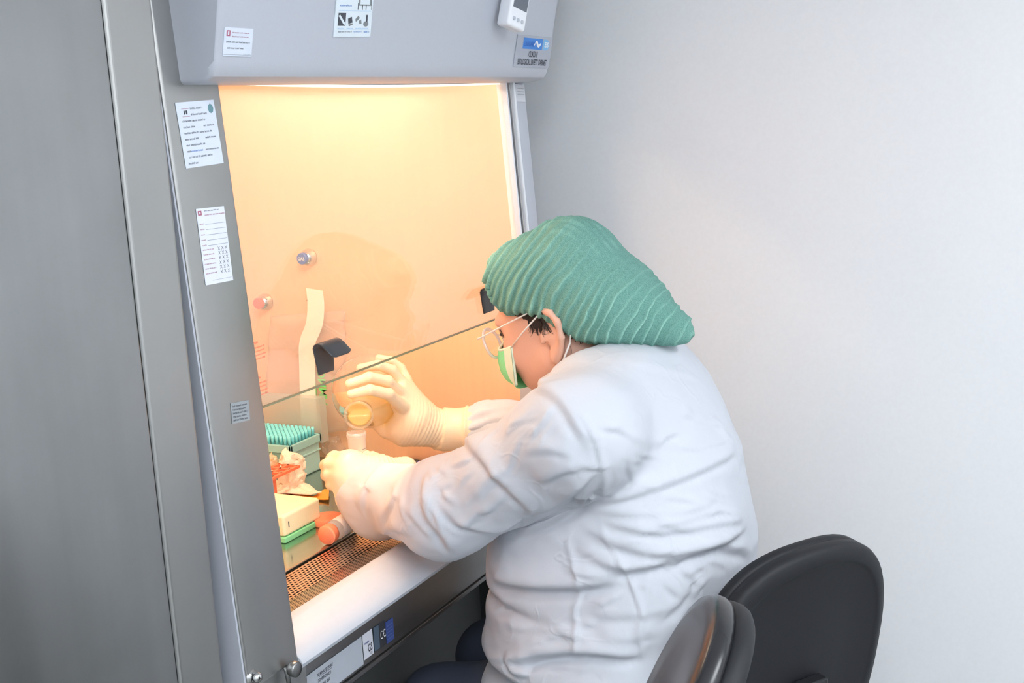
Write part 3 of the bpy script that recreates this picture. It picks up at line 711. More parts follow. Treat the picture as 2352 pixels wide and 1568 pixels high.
for q in (-.012, 0, .012):
    b = MB(); b.lathe([(.0038, .014), (.0038, .0162), (.003, .0168), (0, .0168)], TM @ axisM((q, 0, -.026), (0, 1, 0)), 16); link('button', b.mesh(), M_arm, th_, True)

# ================================================================== THE PERSON
X0 = 1.84
person = thing('person', 'person in white lab coat and green bouffant cap leaning into the lit cabinet', 'person', (X0, .78, 0))
pitch = radians(22)
yaw = radians(-9); YM = Matrix.Rotation(yaw, 3, 'Z')
eF = YM @ Vector((0, cos(pitch), -sin(pitch))); eU = YM @ Vector((0, sin(pitch), cos(pitch))); eX = YM @ Vector((1, 0, 0))
HC = Vector((X0, .868, 1.205))
HB = [tuple(eX), tuple(eF), tuple(eU)]
def hp_(x, f, u): return tuple(HC + eX * x + eF * f + eU * u)
SHL, ELL, WRL = (1.606, .722, 1.066), (1.628, .973, .919), tuple(atd(832, 1128, 2.20))
SHR, ELR, WRR = (2.040, .765, 1.045), (2.09, .975, .915), tuple(atd(1062, 985, 2.385))

# --- skin body: head, neck, trunk core, arms core (one surface)
G = Grid((1.60, .55, .86), (2.10, 1.02, 1.36), .005)
d = G.ell(hp_(0, -.012, .035), (.074, .092, .090), HB)
d = smin(d, G.ell(hp_(0, .030, -.035), (.064, .064, .075), HB), .03)
d = smin(d, G.ell(hp_(-.028, .045, -.040), (.034, .040, .040), HB), .02)      # cheeks
d = smin(d, G.ell(hp_(.028, .045, -.040), (.034, .040, .040), HB), .02)
d = smin(d, G.ell(hp_(0, .055, -.085), (.030, .030, .026), HB), .03)         # chin
d = smin(d, G.cap(hp_(-.05, -.012, -.07), hp_(-.02, .055, -.092), .020, .018), .02)
d = smin(d, G.cap(hp_(.05, -.012, -.07), hp_(.02, .055, -.092), .020, .018), .02)
d = smin(d, G.cap(hp_(0, .085, .010), hp_(0, .112, -.032), .009, .013), .014)  # nose
d = smin(d, G.cap(hp_(-.012, .100, -.036), hp_(.012, .100, -.036), .009, .009), .008)
d = smin(d, G.cap(hp_(-.034, .077, .022), hp_(.034, .077, .022), .011, .011), .016)  # brow
for sx in (-1, 1):
    d = smax(d, -G.ell(hp_(sx * .030, .092, .004), (.015, .010, .009), HB), .01)       # eye sockets
    d = smin(d, G.ell(hp_(sx * .029, .078, .003), (.012, .012, .010), HB), .003)       # eye balls under lids
d = smin(d, G.cap(hp_(-.018, .086, -.062), hp_(.018, .086, -.062), .007, .007), .008)  # mouth
d = smin(d, G.cap(hp_(0, -.03, -.02), (X0, .755, 1.05), .062, .072), .05)
d = smin(d, G.ell((X0, .76, 1.00), (.17, .11, .10)), .05)
d = smin(d, G.cap(SHL, (X0 - .05, .76, 1.05), .055, .06), .03); d = smin(d, G.cap(SHR, (X0 + .05, .76, 1.05), .055, .06), .03)
# ears
for sx in (-1, 1):
    ex = sx * .084
    path = [(ex * .96, -.036, -.074), (ex * 1.0, -.052, -.064), (ex * 1.10, -.070, -.045), (ex * 1.17, -.078, -.020), (ex * 1.16, -.070, -.002), (ex * 1.08, -.050, .008), (ex * .98, -.032, .001)]
    e = G.chain([hp_(*q) for q in path], [.0085, .0068, .0060, .0060, .0062, .0060, .005], .005)
    e = smin(e, G.ell(hp_(ex * .97, -.040, -.066), (.0065, .011, .014), HB), .006)
    e = smin(e, G.ell(hp_(ex * .98, -.050, -.028), (.006, .020, .032), HB), .004)
    e = smax(e, -G.ell(hp_(ex * 1.13, -.046, -.020), (.013, .015, .022), HB), .003)
    e = smin(e, G.cap(hp_(ex * .98, -.026, -.040), hp_(ex * 1.0, -.030, -.028), .0050, .004), .004)
    d = smin(d, e, .003)
V, Q = nets(G, d); V = relax(V, Q, 1, .4)
# finer head shell for the visible side
me = to_mesh(V, Q); body = link('body', me, M_skin, person, True)
BODY = (V, Q)

# --- lab coat
G = Grid((1.465, .43, .44), (2.26, 1.34, 1.24), .0044)
prof = [(0.4, 0.787, 0.259, 0.209), (0.5, 0.782, 0.256, 0.214), (0.58, 0.779, 0.256, 0.217), (0.66, 0.775, 0.256, 0.217), (0.705, 0.769, 0.25, 0.21), (0.76, 0.759, 0.256, 0.22), (0.82, 0.755, 0.256, 0.22), (0.9, 0.747, 0.249, 0.2), (0.97, 0.739, 0.239, 0.179), (1.03, 0.744, 0.229, 0.159), (1.08, 0.741, 0.219, 0.129), (1.13, 0.741, 0.184, 0.092), (1.17, 0.741, 0.114, 0.085), (1.2, 0.746, 0.044, 0.04)]
pz = np.array([p[0] for p in prof]); zc = G.Z
def ip(k): return np.interp(zc, pz, [p[k] for p in prof]).astype(np.float32)
yc, hw, hd = ip(1), ip(2), ip(3)
hw = hw * np.where(G.X < X0, np.interp(zc, [.66, .80, 1.08, 1.14], [1, .90, .86, 1]), 1).astype(np.float32)
ex_ = np.abs((G.X - X0) / hw); ey_ = np.abs((G.Y - yc) / hd)
rr = (ex_ ** 2.3 + ey_ ** 2.3) ** (1 / 2.3)
d = (rr - 1) * np.minimum(hw, hd) * .9
fr_ = np.clip((G.Y - yc) / .10, 0, 1)
d = d + fr_ * (.014 * np.exp(-((G.Z - .757) / .011) ** 2) + .026 * np.exp(-((G.Z - .630) / .022) ** 2))
d = smax(d, G.Z - 1.175, .04)
d = smin(d, G.ell((X0, .716, 1.060), (.155, .088, .078)), .04)           # upper back
d = smin(d, G.cap(SHL, (1.75, .725, 1.082), .074, .058), .07); d = smin(d, G.cap(SHR, (1.93, .75, 1.075), .074, .056), .05)
# sleeves
def sleeve(sh_, el, wr, r0, r1, r2, ext):
    sh_, el, wr = map(np.array, (sh_, el, wr)); 
    a = G.cap(sh_, el, r0, r1); b = G.cap(el, wr, r1, r2)
    return smin(a, b, .045)
dl = sleeve(SHL, ELL, WRL, .084, .0715, .055, 0)
dl = smin(dl, G.ell(tuple(np.array(ELL) + np.array((0, -.002, .014))), (.072, .076, .062)), .03)
dl = smin(dl, G.ell(tuple(atd(868, 1168, 2.15)), (.048, .052, .056)), .035)
dr = sleeve(SHR, ELR, WRR, .084, .062, .034, 0)
# cut the left cuff flat so that the hand comes out
wl = np.array(WRL); dirl = wl - np.array(ELL); dirl /= np.linalg.norm(dirl)
plane = (G.X - wl[0]) * dirl[0] + (G.Y - wl[1]) * dirl[1] + (G.Z - wl[2]) * dirl[2]
dl = smax(dl, plane - .020, .02)
wr_ = np.array(WRR); dirr = wr_ - np.array(ELR); dirr /= np.linalg.norm(dirr)
dr = smax(dr, (G.X - wr_[0]) * dirr[0] + (G.Y - wr_[1]) * dirr[1] + (G.Z - wr_[2]) * dirr[2] + .0, .01)
arm_k = np.interp(G.Z, [.95, 1.05], [.010, .055]).astype(np.float32)
d = smin(d, dl, arm_k); d = smin(d, dr, .022)
# neck hole and standing collar
NB, NT = hp_(0, -.055, -.095), hp_(0, -.025, -.02)
neck = G.cap((X0, .765, 1.02), hp_(0, .0, -.06), .078, .070)
ring = np.abs(G.cap((X0, .775, 1.06), hp_(0, -.035, -.045), .085, .088)) - .006
cut = (G.Z - 1.170 + (G.Y - .745) * .555) * .87                          # collar is higher at the nape
ring = smax(ring, cut - .004, .006)
d = smax(d, -np.maximum(-cut, G.cap((X0, .79, 1.02), hp_(0, -.01, -.02), .110, .115)), .010)
d = smax(d, -(G.cap((X0, .80, 1.09), hp_(0, .01, -.05), .070, .074)), .015)
d = smin(d, ring, .012)
d = smax(d, .50 - G.Z, .004)
V, Q = nets(G, d); V = relax(V, Q, 2, .5)
NRM = normals(V, Q)
# lasting creases and seams of the cloth, traced as they run over the coat
bvh = BVHTree.FromPolygons([tuple(v) for v in V], [tuple(q) for q in Q])
def onbody(pts, m=5):
    out = []
    P = catmull([(x, y, 0) for x, y in pts], m)
    for p in P:
        dd = ray(p.x, p.y).normalized(); h = bvh.ray_cast(CAM, dd)
        if h[0] is not None: out.append(h[0])
    return out
disp = np.zeros(len(V))
def fold(pts, amp, wd, side=0.0, taper=.25, both=0.0):
    amp *= 1.35; wd *= .85
    """raised fold along pts; side: a crease of depth amp*side lying just below the fold on the picture's lower side"""
    global disp
    P = onbody(pts)
    if len(P) < 2: return
    b, par, off = poly_dist(V, P)
    tp = np.clip(np.minimum(par, 1 - par) / taper, 0, 1); tp = tp * tp * (3 - 2 * tp)
    prof_ = np.exp(-(b / wd) ** 2)
    s_ = off[:, 2]                      # above (+) / below (-)
    if side:
        disp += amp * tp * (np.exp(-(b / wd) ** 2 * np.where(s_ > 0, .35, 2.2))) 
        disp -= amp * side * tp * np.exp(-((b - wd * .9) / (wd * .55)) ** 2) * (s_ < 0)
    else: disp += amp * tp * prof_
FOLDS = [
 # near sleeve
 ([(1158, 935), (1110, 985), (1080, 1010), (1120, 1060), (1180, 1130), (1225, 1175), (1238, 1225)], .006, .016, .5),
 ([(985, 1075), (978, 1120), (985, 1180), (1020, 1225), (1045, 1270)], .007, .016, .55),
 ([(900, 1060), (860, 1085), (835, 1130), (826, 1180)], .004, .016, .3),
 ([(1000, 1130), (1040, 1180), (1090, 1210), (1150, 1215), (1200, 1190)], .005, .014, .4),
 ([(1090, 1150), (1120, 1110), (1160, 1090)], .003, .012, .3),
 ([(1060, 1210), (1090, 1180), (1140, 1165)], .003, .010, .3),
 ([(870, 1200), (900, 1150), (905, 1110)], .003, .012, .3),
 ([(850, 1235), (900, 1215), (960, 1225)], .003, .012, .3),
 ([(930, 1160), (960, 1200), (1000, 1240)], .003, .010, .3),
 ([(1180, 900), (1240, 890), (1290, 920), (1330, 980), (1360, 1040)], .005, .014, .4),
 ([(1175, 915), (1215, 885), (1262, 880)], .005, .010, .5),
 ([(1150, 1010), (1200, 960), (1240, 930)], .002, .012, .3),
 ([(1200, 1040), (1260, 1030), (1330, 1050)], .0025, .010, .3),
 ([(1230, 1110), (1290, 1080), (1350, 1070)], .0035, .012, .4),
 ([(1240, 1180), (1300, 1140), (1370, 1080)], .005, .012, .5),
 ([(1180, 1235), (1250, 1200), (1320, 1160), (1370, 1115)], .007, .012, .8),
 # back, pulled from the armpit
 ([(1330, 1150), (1420, 1140), (1520, 1110), (1620, 1070), (1697, 1030)], .005, .014, .5),
 ([(1340, 1165), (1440, 1175), (1560, 1170), (1660, 1140)], .003, .012, .4),
 ([(1350, 1170), (1420, 1200), (1520, 1215), (1620, 1200), (1715, 1185)], .006, .016, .5),
 ([(1315, 1185), (1370, 1220), (1440, 1250), (1540, 1262), (1640, 1240), (1722, 1200)], .007, .018, .6),
 ([(1300, 1230), (1360, 1270), (1450, 1300), (1550, 1280), (1640, 1250), (1730, 1265)], .007, .018, .6),
 ([(1280, 1280), (1340, 1310), (1420, 1310), (1500, 1290), (1580, 1270)], .004, .014, .4),
 ([(1125, 1325), (1200, 1338), (1290, 1342), (1360, 1335), (1450, 1318)], .010, .020, 1.0),
 ([(1480, 1200), (1560, 1190), (1640, 1165)], .003, .012, .3),
 ([(1630, 950), (1660, 1000), (1690, 1030)], .003, .010, .3),
 # lower coat
 ([(1150, 1420), (1220, 1440), (1300, 1445)], .003, .014, .3),
 ([(1150, 1480), (1190, 1510), (1240, 1500), (1330, 1490), (1440, 1500), (1500, 1490)], .009, .018, .9),
 ([(1160, 1500), (1180, 1540), (1220, 1545)], .007, .012, .6),
 ([(1340, 1400), (1420, 1410), (1500, 1400), (1580, 1370)], .003, .016, .3),
 ([(1360, 1450), (1440, 1460), (1520, 1440)], .003, .016, .3),
 ([(1520, 1330), (1560, 1370), (1540, 1400), (1500, 1430)], .003, .010, .4),
 ([(1560, 1300), (1600, 1340), (1590, 1380)], .0025, .008, .4),
 # shoulder and yoke
 ([(1300, 920), (1345, 970), (1375, 1040), (1385, 1110), (1372, 1160)], .0022, .006, .3),
 ([(1430, 830), (1530, 850), (1610, 870)], .002, .012, .2),
 ([(1400, 960), (1470, 1010), (1560, 1020)], .002, .012, .2),
 ([(1440, 1050), (1450, 1100), (1430, 1140)], .002, .008, .3),
 # sewn seams
 ([(1372, 1170), (1390, 1240), (1425, 1290), (1470, 1400), (1470, 1480), (1480, 1560)], .0030, .0045, .3),
 ([(1300, 1190), (1305, 1260), (1330, 1330), (1322, 1420), (1325, 1500), (1335, 1560)], .0026, .0045, .3),
]
for f in FOLDS: fold(*f)
rc = random.Random(11)
for (x0, x1, y0, y1, ang, n_) in ((1000, 1300, 960, 1200, -.75, 22), (1360, 1660, 900, 1080, -.15, 14), (1340, 1680, 1110, 1300, -.08, 16), (900, 1050, 1080, 1220, .9, 12), (1140, 1420, 1360, 1540, -.1, 12), (1480, 1680, 1240, 1420, -.8, 12)):
    for _ in range(n_):
        x, y = rc.uniform(x0, x1), rc.uniform(y0, y1); a = ang + rc.uniform(-.45, .45); L = rc.uniform(18, 50); k = rc.uniform(-.25, .25)
        fold([(x - L * cos(a), y - L * sin(a)), (x + L * k * sin(a), y - L * k * cos(a)), (x + L * cos(a), y + L * sin(a))], rc.uniform(.0012, .0026), rc.uniform(.0055, .009), .5, .4)
disp += .0045 * vnoise(V, 14, 1) + .003 * vnoise(V * np.array([1, 1, 1.8]), 30, 2)
cr = vnoise(V + .02 * np.stack([vnoise(V, 22, k) for k in (5, 6, 7)], 1), 38, 4)
disp += .0045 * (.12 - np.abs(cr)).clip(0, 1) * (vnoise(V, 9, 9) + .35).clip(0, 1) * 2.2
V = V + NRM * disp[:, None]
V = relax(V, Q, 1, .25)
coat = link('lab_coat', to_mesh(V, Q), M_coat, person, True)

# --- knitted right cuff + gloves (each hand: palm, five fingers)
def skin_mesh(G, d, it=1): V, Q = nets(G, d); return relax(V, Q, it, .4), Q
def bounds(pts, pad): a = np.array(pts); return a.min(0) - pad, a.max(0) + pad
# right hand, wrapped over the flask
Dp = 2.36
wristR = atd(1012, 986, 2.395)
Rf = [
 ([atd(925, 935, 2.335), atd(893, 905, 2.30), atd(850, 895, 2.275), atd(806, 905, 2.275)], [.0125, .0112, .0100, .0085]),
 ([atd(922, 905, 2.345), atd(890, 875, 2.315), atd(848, 866, 2.290), atd(802, 881, 2.285)], [.0125, .0112, .0100, .0085]),
 ([atd(925, 880, 2.36), atd(900, 850, 2.345), atd(868, 838, 2.325), atd(828, 845, 2.325)], [.0115, .0105, .0095, .0085]),
 ([atd(935, 872, 2.385), atd(920, 845, 2.385), atd(898, 828, 2.375), atd(870, 822, 2.375)], [.0105, .0095, .0085, .0075]),
]
thumbR = ([atd(975, 1000, 2.37), atd(925, 1005, 2.375), atd(885, 990, 2.385), atd(860, 972, 2.395)], [.018, .0155, .0125, .010])
allp = [tuple(p) for c in Rf + [thumbR] for p in c[0]] + [tuple(wristR)] + [tuple(atd(1075, 985, 2.42))]
lo, hi = bounds(allp, .04)
G = Grid(lo, hi, .0026)
d = G.cap(atd(1080, 985, 2.39), wristR, .040, .034)
d = smin(d, G.cap(wristR, atd(960, 965, 2.37), .034, .034), .02)
d = smin(d, G.cap(atd(965, 985, 2.375), atd(915, 925, 2.345), .030, .017), .02)
d = smin(d, G.cap(atd(960, 950, 2.375), atd(922, 893, 2.355), .028, .016), .02)
d = smin(d, G.cap(atd(965, 950, 2.385), atd(932, 878, 2.375), .024, .013), .02)
d = smin(d, G.ell(tuple(atd(925, 985, 2.375)), (.030, .034, .030)), .02)
for pts, rs in Rf: d = smin(d, G.chain(pts, rs, .004), .0035)
d = smin(d, G.chain(thumbR[0], thumbR[1], .006), .008)
V, Q = skin_mesh(G, d); N_ = normals(V, Q)
# stretched-latex wrinkles round the wrist and rolled cuff end
b, par, off = poly_dist(V, [atd(905, 955, 2.35), atd(960, 968, 2.37), wristR, atd(1080, 985, 2.39)])
rip = np.sin(par * 150 + 2.5 * vnoise(V, 40, 3)) * np.exp(-((par - .42) / .22) ** 2) * .0008
cufft = np.clip((par - .62) / .03, 0, 1) * .004 + np.exp(-((par - .97) / .02) ** 2) * .003
V = V + N_ * (rip + cufft)[:, None]
link('glove', to_mesh(V, Q), M_glove, person, True, label='right latex glove gripping the flask')
# gathered coat cuff just behind it
cb = MB(); P = [atd(1066, 986, 2.388), atd(1085, 983, 2.39), atd(1120, 975, 2.39), atd(1160, 970, 2.39), atd(1200, 975, 2.38)]
V_, F_ = [], []; n = 60
for i, p in enumerate(catmull(P, 6)):
    r = .036 + .010 * min(1, i / 8)
    t_ = (P[-1] - P[0]).normalized(); u = t_.orthogonal().normalized(); w_ = t_.cross(u)
    for j in range(n):
        a = 2 * pi * j / n; rr_ = r * (1 + (.05 * sin(a * 13 + i * .3) + .03 * sin(a * 7 - i * .5)) * (1 if i < 14 else .4)); V_.append(p + (u * cos(a) + w_ * sin(a)) * rr_)
k = len(V_) // n
for i in range(k - 1):
    for j in range(n): F_.append((i * n + j, i * n + (j + 1) % n, (i + 1) * n + (j + 1) % n, (i + 1) * n + j))
cb.add(V_, F_); link('cuff', cb.mesh(), M_coat, coat, True)
# left hand, closed round the tube
wristL = atd(862, 1092, 2.19)
Lf = [
 ([atd(790, 1052, 2.175), atd(768, 1050, 2.20), atd(762, 1052, 2.235), atd(785, 1048, 2.262)], [.0125, .0118, .0105, .009]),
 ([atd(780, 1068, 2.168), atd(756, 1066, 2.19), atd(748, 1068, 2.225), atd(772, 1066, 2.258)], [.0128, .012, .0108, .009]),
 ([atd(779, 1090, 2.165), atd(757, 1090, 2.185), atd(750, 1091, 2.22), atd(774, 1090, 2.252)], [.0125, .0118, .0105, .009]),
 ([atd(785, 1112, 2.168), atd(765, 1112, 2.185), atd(760, 1113, 2.212), atd(780, 1113, 2.24)], [.0115, .0108, .0095, .008]),
]
thumbL = ([atd(875, 1068, 2.20), atd(855, 1056, 2.225), atd(838, 1050, 2.240), atd(812, 1048, 2.245)], [.018, .0145, .0125, .0105])
lo, hi = bounds([tuple(p) for c in Lf + [thumbL] for p in c[0]] + [tuple(wristL), tuple(atd(930, 1075, 2.21)), tuple(atd(790, 1150, 2.18))], .045)
G = Grid(lo, hi, .0028)
d = G.cap(atd(930, 1078, 2.225), wristL, .024, .029)
d = smin(d, G.cap(wristL, atd(815, 1080, 2.185), .033, .032), .02)
d = smin(d, G.ell(tuple(atd(800, 1085, 2.180)), (.030, .026, .040)), .02)
d = smin(d, G.cap(atd(800, 1100, 2.18), atd(795, 1145, 2.18), .028, .020), .02)
for pts, rs in Lf: d = smin(d, G.chain(pts, rs, .004), .004)
d = smin(d, G.chain(thumbL[0], thumbL[1], .006), .010)
V, Q = skin_mesh(G, d); N_ = normals(V, Q)
b, par, off = poly_dist(V, [atd(790, 1085, 2.18), wristL, atd(935, 1085, 2.215)])
V = V + N_ * (np.sin(par * 90 + 3 * vnoise(V, 40, 3)) * np.exp(-((par - .6) / .3) ** 2) * .0009)[:, None]
link('glove', to_mesh(V, Q), M_glove, person, True, label='left latex glove round the sample tube')

# --- bouffant cap: pleated, gathered rim, hanging full at the back
def hd_(px, py, X=X0): return onX(px, py, X)
G = Grid((1.69, .54, 1.10), (1.99, 1.03, 1.40), .0023)
c1 = hd_(1222, 650); c2 = hd_(1318, 650); c3 = hd_(1398, 708)
d = G.ell(c1, (.086, .076, .072))
d = smin(d, G.ell(c2, (.106, .092, .112)), .05)
d = smin(d, G.ell(c3, (.100, .085, .075)), .05)
d = smin(d, G.cap(hd_(1430, 705), hd_(1535, 757), .064, .038), .04)
# rim: keep only what lies above the elastic line
rim = [(1100, 640), (1140, 697), (1180, 716), (1225, 713), (1262, 718), (1300, 745), (1345, 776), (1410, 790), (1480, 800), (1560, 806), (1640, 800)]
rp = [hd_(x, y, 1.79) for x, y in rim]
ry = np.array([p.y for p in rp][::-1]); rz = np.array([p.z for p in rp][::-1])
zl = np.interp(G.Y, ry, rz).astype(np.float32)
xd = np.abs(G.X - X0)
d = smax(d, (zl - G.Z) * .8, .012)
V, Q = nets(G, d); V = relax(V, Q, 2, .5); N_ = normals(V, Q)
zl = np.interp(V[:, 1], ry, rz)
sdir = np.array([-.86, -.50])         # pleats follow one another from the brow to the nape
s_ = (V[:, 1] - HC.y) * sdir[0] + (V[:, 2] - HC.z) * sdir[1]
s_ = s_ + .010 * vnoise(V, 22, 11) + .004 * vnoise(V, 60, 12) + .25 * np.abs(V[:, 0] - X0) * 0
hgt = (V[:, 2] - zl); fade = np.clip(1.25 - hgt / .15, 0, 1) * np.clip(.2 + hgt / .02, 0, 1)
front = np.clip((V[:, 1] - .75) / .12, 0, 1)
fade = np.clip(fade + .25 * front, 0, 1) * np.clip(1.25 - 1.25 * np.maximum(N_[:, 2], 0) * (1 - front), .12, 1)
ph = s_ / .0142; fr = ph - np.floor(ph)
pleat = (fr ** 1.6) * (1 - np.clip((fr - .86) / .14, 0, 1) ** 1)       # saw-tooth, sharp on one side
brick = vnoise(np.stack([np.floor(ph) * 3.7, V[:, 2] * 0 + 1.3, (V[:, 2] + V[:, 1]) * 36], 1), 1., 8)
top = np.clip(hgt / .10 - .9, 0, 1)
fine = np.sin((V[:, 0] - X0 + .03 * vnoise(V, 16, 14)) * 420) * .0006 * top + .0035 * vnoise(V * np.array([1.5, .7, .7]), 40, 13) * top
PLEAT_TINT = np.clip(np.exp(-((fr - .82) / .09) ** 2) * fade * (.55 + 1.3 * brick), 0, 1) + .25 * top * np.clip(vnoise(V * np.array([3, .8, .8]), 50, 17) * 3, 0, 1)
V = V + N_ * ((.0085 * pleat * fade * (1 + brick)) + .0030 * brick * fade + .004 * vnoise(V, 16, 15) + fine)[:, None]
# open the underside so that the head passes into it, keep the rim
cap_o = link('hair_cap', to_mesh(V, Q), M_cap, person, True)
at_ = cap_o.data.attributes.new('pleat_tint', 'FLOAT', 'POINT'); at_.data.foreach_set('value', PLEAT_TINT.astype(np.float32))
# elastic gathered rim
rb = MB(); rp2 = [hd_(x, y, 1.775 if 1 else 0) for x, y in [(1122, 655), (1140, 690), (1165, 712), (1195, 722), (1232, 716), (1262, 722), (1300, 748), (1345, 778), (1400, 792)]]
bvc = BVHTree.FromPolygons([tuple(v) for v in V], [tuple(q) for q in Q])
path = []
for p in catmull(rp2, 14):
    h = bvc.find_nearest(p); path.append(h[0] if h[0] is not None else p)
rs = [.0035 + .0016 * abs(sin(i * 1.3)) for i in range(len(path))]
rb.tube(path, rs, 8); link('elastic_rim', rb.mesh(), M_cap, cap_o, True)

# --- hair showing at the temple, behind the ear
bvb = BVHTree.FromPolygons([tuple(v) for v in BODY[0]], [tuple(q) for q in BODY[1]])
def onskin(x, y, lift=.001):
    h = bvb.ray_cast(CAM, ray(x, y).normalized())
    return (h[0] - ray(x, y).normalized() * lift) if h[0] is not None else onX(x, y, 1.77)
hb = MB(); rnd = random.Random(5)
def strand(pts, r0, r1, lift=.0008):
    P = [onskin(x, y, lift) for x, y in [(q.x, q.y) for q in catmull([(a, b, 0) for a, b in pts], 4)]]
    n = len(P); hb.tube(P, [r0 + (r1 - r0) * i / (n - 1) for i in range(n)], 5)
for i in range(170):          # temple, swept back towards the ear
    t_ = rnd.random(); x = 1160 + 75 * t_ + rnd.uniform(-4, 4); y = 712 + 6 * t_
    L = rnd.uniform(.4, 1); strand([(x, y), (x + 22 * L, y + 6 + 22 * L * t_), (x + 40 * L, y + 12 + 42 * L * t_)], .0007, .0002)
for i in range(200):          # sideburn in front of the ear
    x = rnd.uniform(1212, 1246); y = rnd.uniform(716, 735); L = rnd.uniform(.3, 1)
    strand([(x, y), (x - 4 + 10 * L, y + 22 * L), (x + rnd.uniform(-2, 14) * L, y + 42 * L)], .0007, .00015)
for i in range(60):          # nape behind the ear
    x = rnd.uniform(1300, 1345); y = 742 + (x - 1300) * .72; L = rnd.uniform(.4, 1)
    strand([(x, y), (x - 2 * L, y + 12 * L), (x - 8 * L, y + 24 * L)], .0010, .0003)
for pts in ([(1222, 760), (1240, 768), (1262, 766)], [(1308, 790), (1313, 806), (1310, 822)]):
    strand(pts, .0003, .00012)
link('hair', hb.mesh(), M_hair, person, True)

# --- eye, brow
eb = MB(); c = onskin(1152, 768, .0); eb.lathe([(.0001, .0015), (.0016, .0012), (.0026, .0003), (.003, -.001)], axisM(c, (CAM - c).normalized()), 16)
link('eye', eb.mesh(), M_hair, person, True)
lb = MB()
for i in range(12):
    a = Vector(onskin(1150 + i * .8, 758 + i * 1.4, .001)); lb.tube([a, a + Vector((-.002, .004, .002 - i * .0004))], [.0006, .0002], 5)
link('eyelashes', lb.mesh(), M_hair, person, True)

# --- face mask with ear loops
bvh2 = bvb
mk = MB(); nu, nv = 26, 18; V_ = []
for j in range(nv + 1):
    v_ = j / nv                                   # 0 top (nose) .. 1 chin
    for i in range(nu + 1):
        u_ = -1 + 2 * i / nu                      # side to side
        x = .066 * u_ * (1 - .12 * v_)
        fs = .050 + .026 * v_                    # where the side edge lies
        fc = .106 + .020 * sin(pi * min(1, v_ * .9 + .1)) - .010 * max(0, v_ - .7) / .3
        ff = fs + (fc - fs) * (1 - abs(u_) ** 2.6)
        uu = -.027 - .062 * v_ + .016 * (1 - abs(u_)) ** 1.5 * (1 - v_) - .008 * v_ * (1 - u_ * u_)
        pl = .0022 * abs(((v_ * 4) % 1) - .5) * (1 - abs(u_) ** 4)
        V_.append(Vector(hp_(x, ff + pl, uu)))
F_ = [(j * (nu + 1) + i, j * (nu + 1) + i + 1, (j + 1) * (nu + 1) + i + 1, (j + 1) * (nu + 1) + i) for j in range(nv) for i in range(nu)]
mk.add(V_, F_); me = mk.mesh()
mo = link('face_mask', me, M_mask, person, True); sd = mo.modifiers.new('s', 'SOLIDIFY'); sd.thickness = .0018; sd.offset = 1
tb = MB(); W1 = nu + 1
edges = [[V_[j * W1] for j in range(nv + 1)], [V_[j * W1 + nu] for j in range(nv + 1)], [V_[i] for i in range(W1)]]
for e in edges:
    A = e; Bq = []
    tb.tube(A, .0026, 6)
for j in range(0, 1): pass
# pale stitched side band
for sgn, i0 in ((1, 0), (-1, nu)):
    for j in range(nv):
        a, b_ = V_[j * W1 + i0], V_[(j + 1) * W1 + i0]; c_, e_ = V_[(j + 1) * W1 + i0 + 2 * sgn], V_[j * W1 + i0 + 2 * sgn]
        o_ = eX * (-.004 * sgn); tb.add([a + o_, b_ + o_, c_ + o_, e_ + o_], [(0, 1, 2, 3)])
link('mask_trim', tb.mesh(), M_masktrim, mo, True)
for sx in (-1, 1):
    a = Vector(hp_(sx * .067, .052, -.028)); b_ = Vector(hp_(sx * .090, -.040, .002)); e_ = Vector(hp_(sx * .068, .040, -.125))
    g_ = Vector(hp_(sx * .083, -.045, -.085))
    lp = MB(); lp.tube([a, a.lerp(b_, .5) + eX * sx * .004, b_], .0014, 6)
    lp.tube([b_, Vector(hp_(sx * .082, -.062, .004)), Vector(hp_(sx * .078, -.088, -.030)), Vector(hp_(sx * .084, -.076, -.058))], .0013, 6)
    lp.tube([Vector(hp_(sx * .084, -.076, -.058)), g_, Vector(hp_(sx * .080, -.012, -.118)), e_], .0016, 6)
    link('ear_loop', lp.mesh(), M_cord, mo, True)

# --- glasses
gl = MB()
gobj = None
lens_f, lens_u = .116, .002
def lensring(cx, r1=.027, r2=.026, n=32):
    return [Vector(hp_(cx + r1 * cos(2 * pi * i / n), lens_f - .010 * abs((cx + r1 * cos(2 * pi * i / n)) / .06) ** 2 + .0, lens_u - .008 + r2 * sin(2 * pi * i / n))) for i in range(n)]
fr = MB()
for cx in (-.034, .034):
    Rg = lensring(cx); fr.tube(Rg + [Rg[0], Rg[1]], .0027, 8, caps=False)
fr.tube([Vector(hp_(-.010, lens_f, .002)), Vector(hp_(0, lens_f + .004, .005)), Vector(hp_(.010, lens_f, .002))], .0018, 8)
gobj = link('glasses', fr.mesh(), M_lensrim, person, True)
for cx in (-.034, .034):
    Rg = lensring(cx, .026, .025); m = MB(); c_ = sum(Rg, Vector()) / len(Rg); m.add([c_ + eF * .002] + Rg, [(0, 1 + i, 1 + (i + 1) % 32) for i in range(32)])
    link('lens', m.mesh(), M_lens, gobj, True)
for sx in (-1, 1):
    m = MB(); a = Vector(hp_(sx * .064, lens_f - .008, lens_u + .006)); b_ = Vector(hp_(sx * .090, -.040, .013)); c_ = Vector(hp_(sx * .080, -.085, -.010))
    m.tube([a + eF * .006, a, a.lerp(b_, .5) + eX * sx * .004, b_], [.0022, .0015, .0012, .0013], 8); m.tube([b_, b_.lerp(c_, .5) + eU * .012, c_], .0013, 8)
    link('temple_arm', m.mesh(), M_cord, gobj, True)

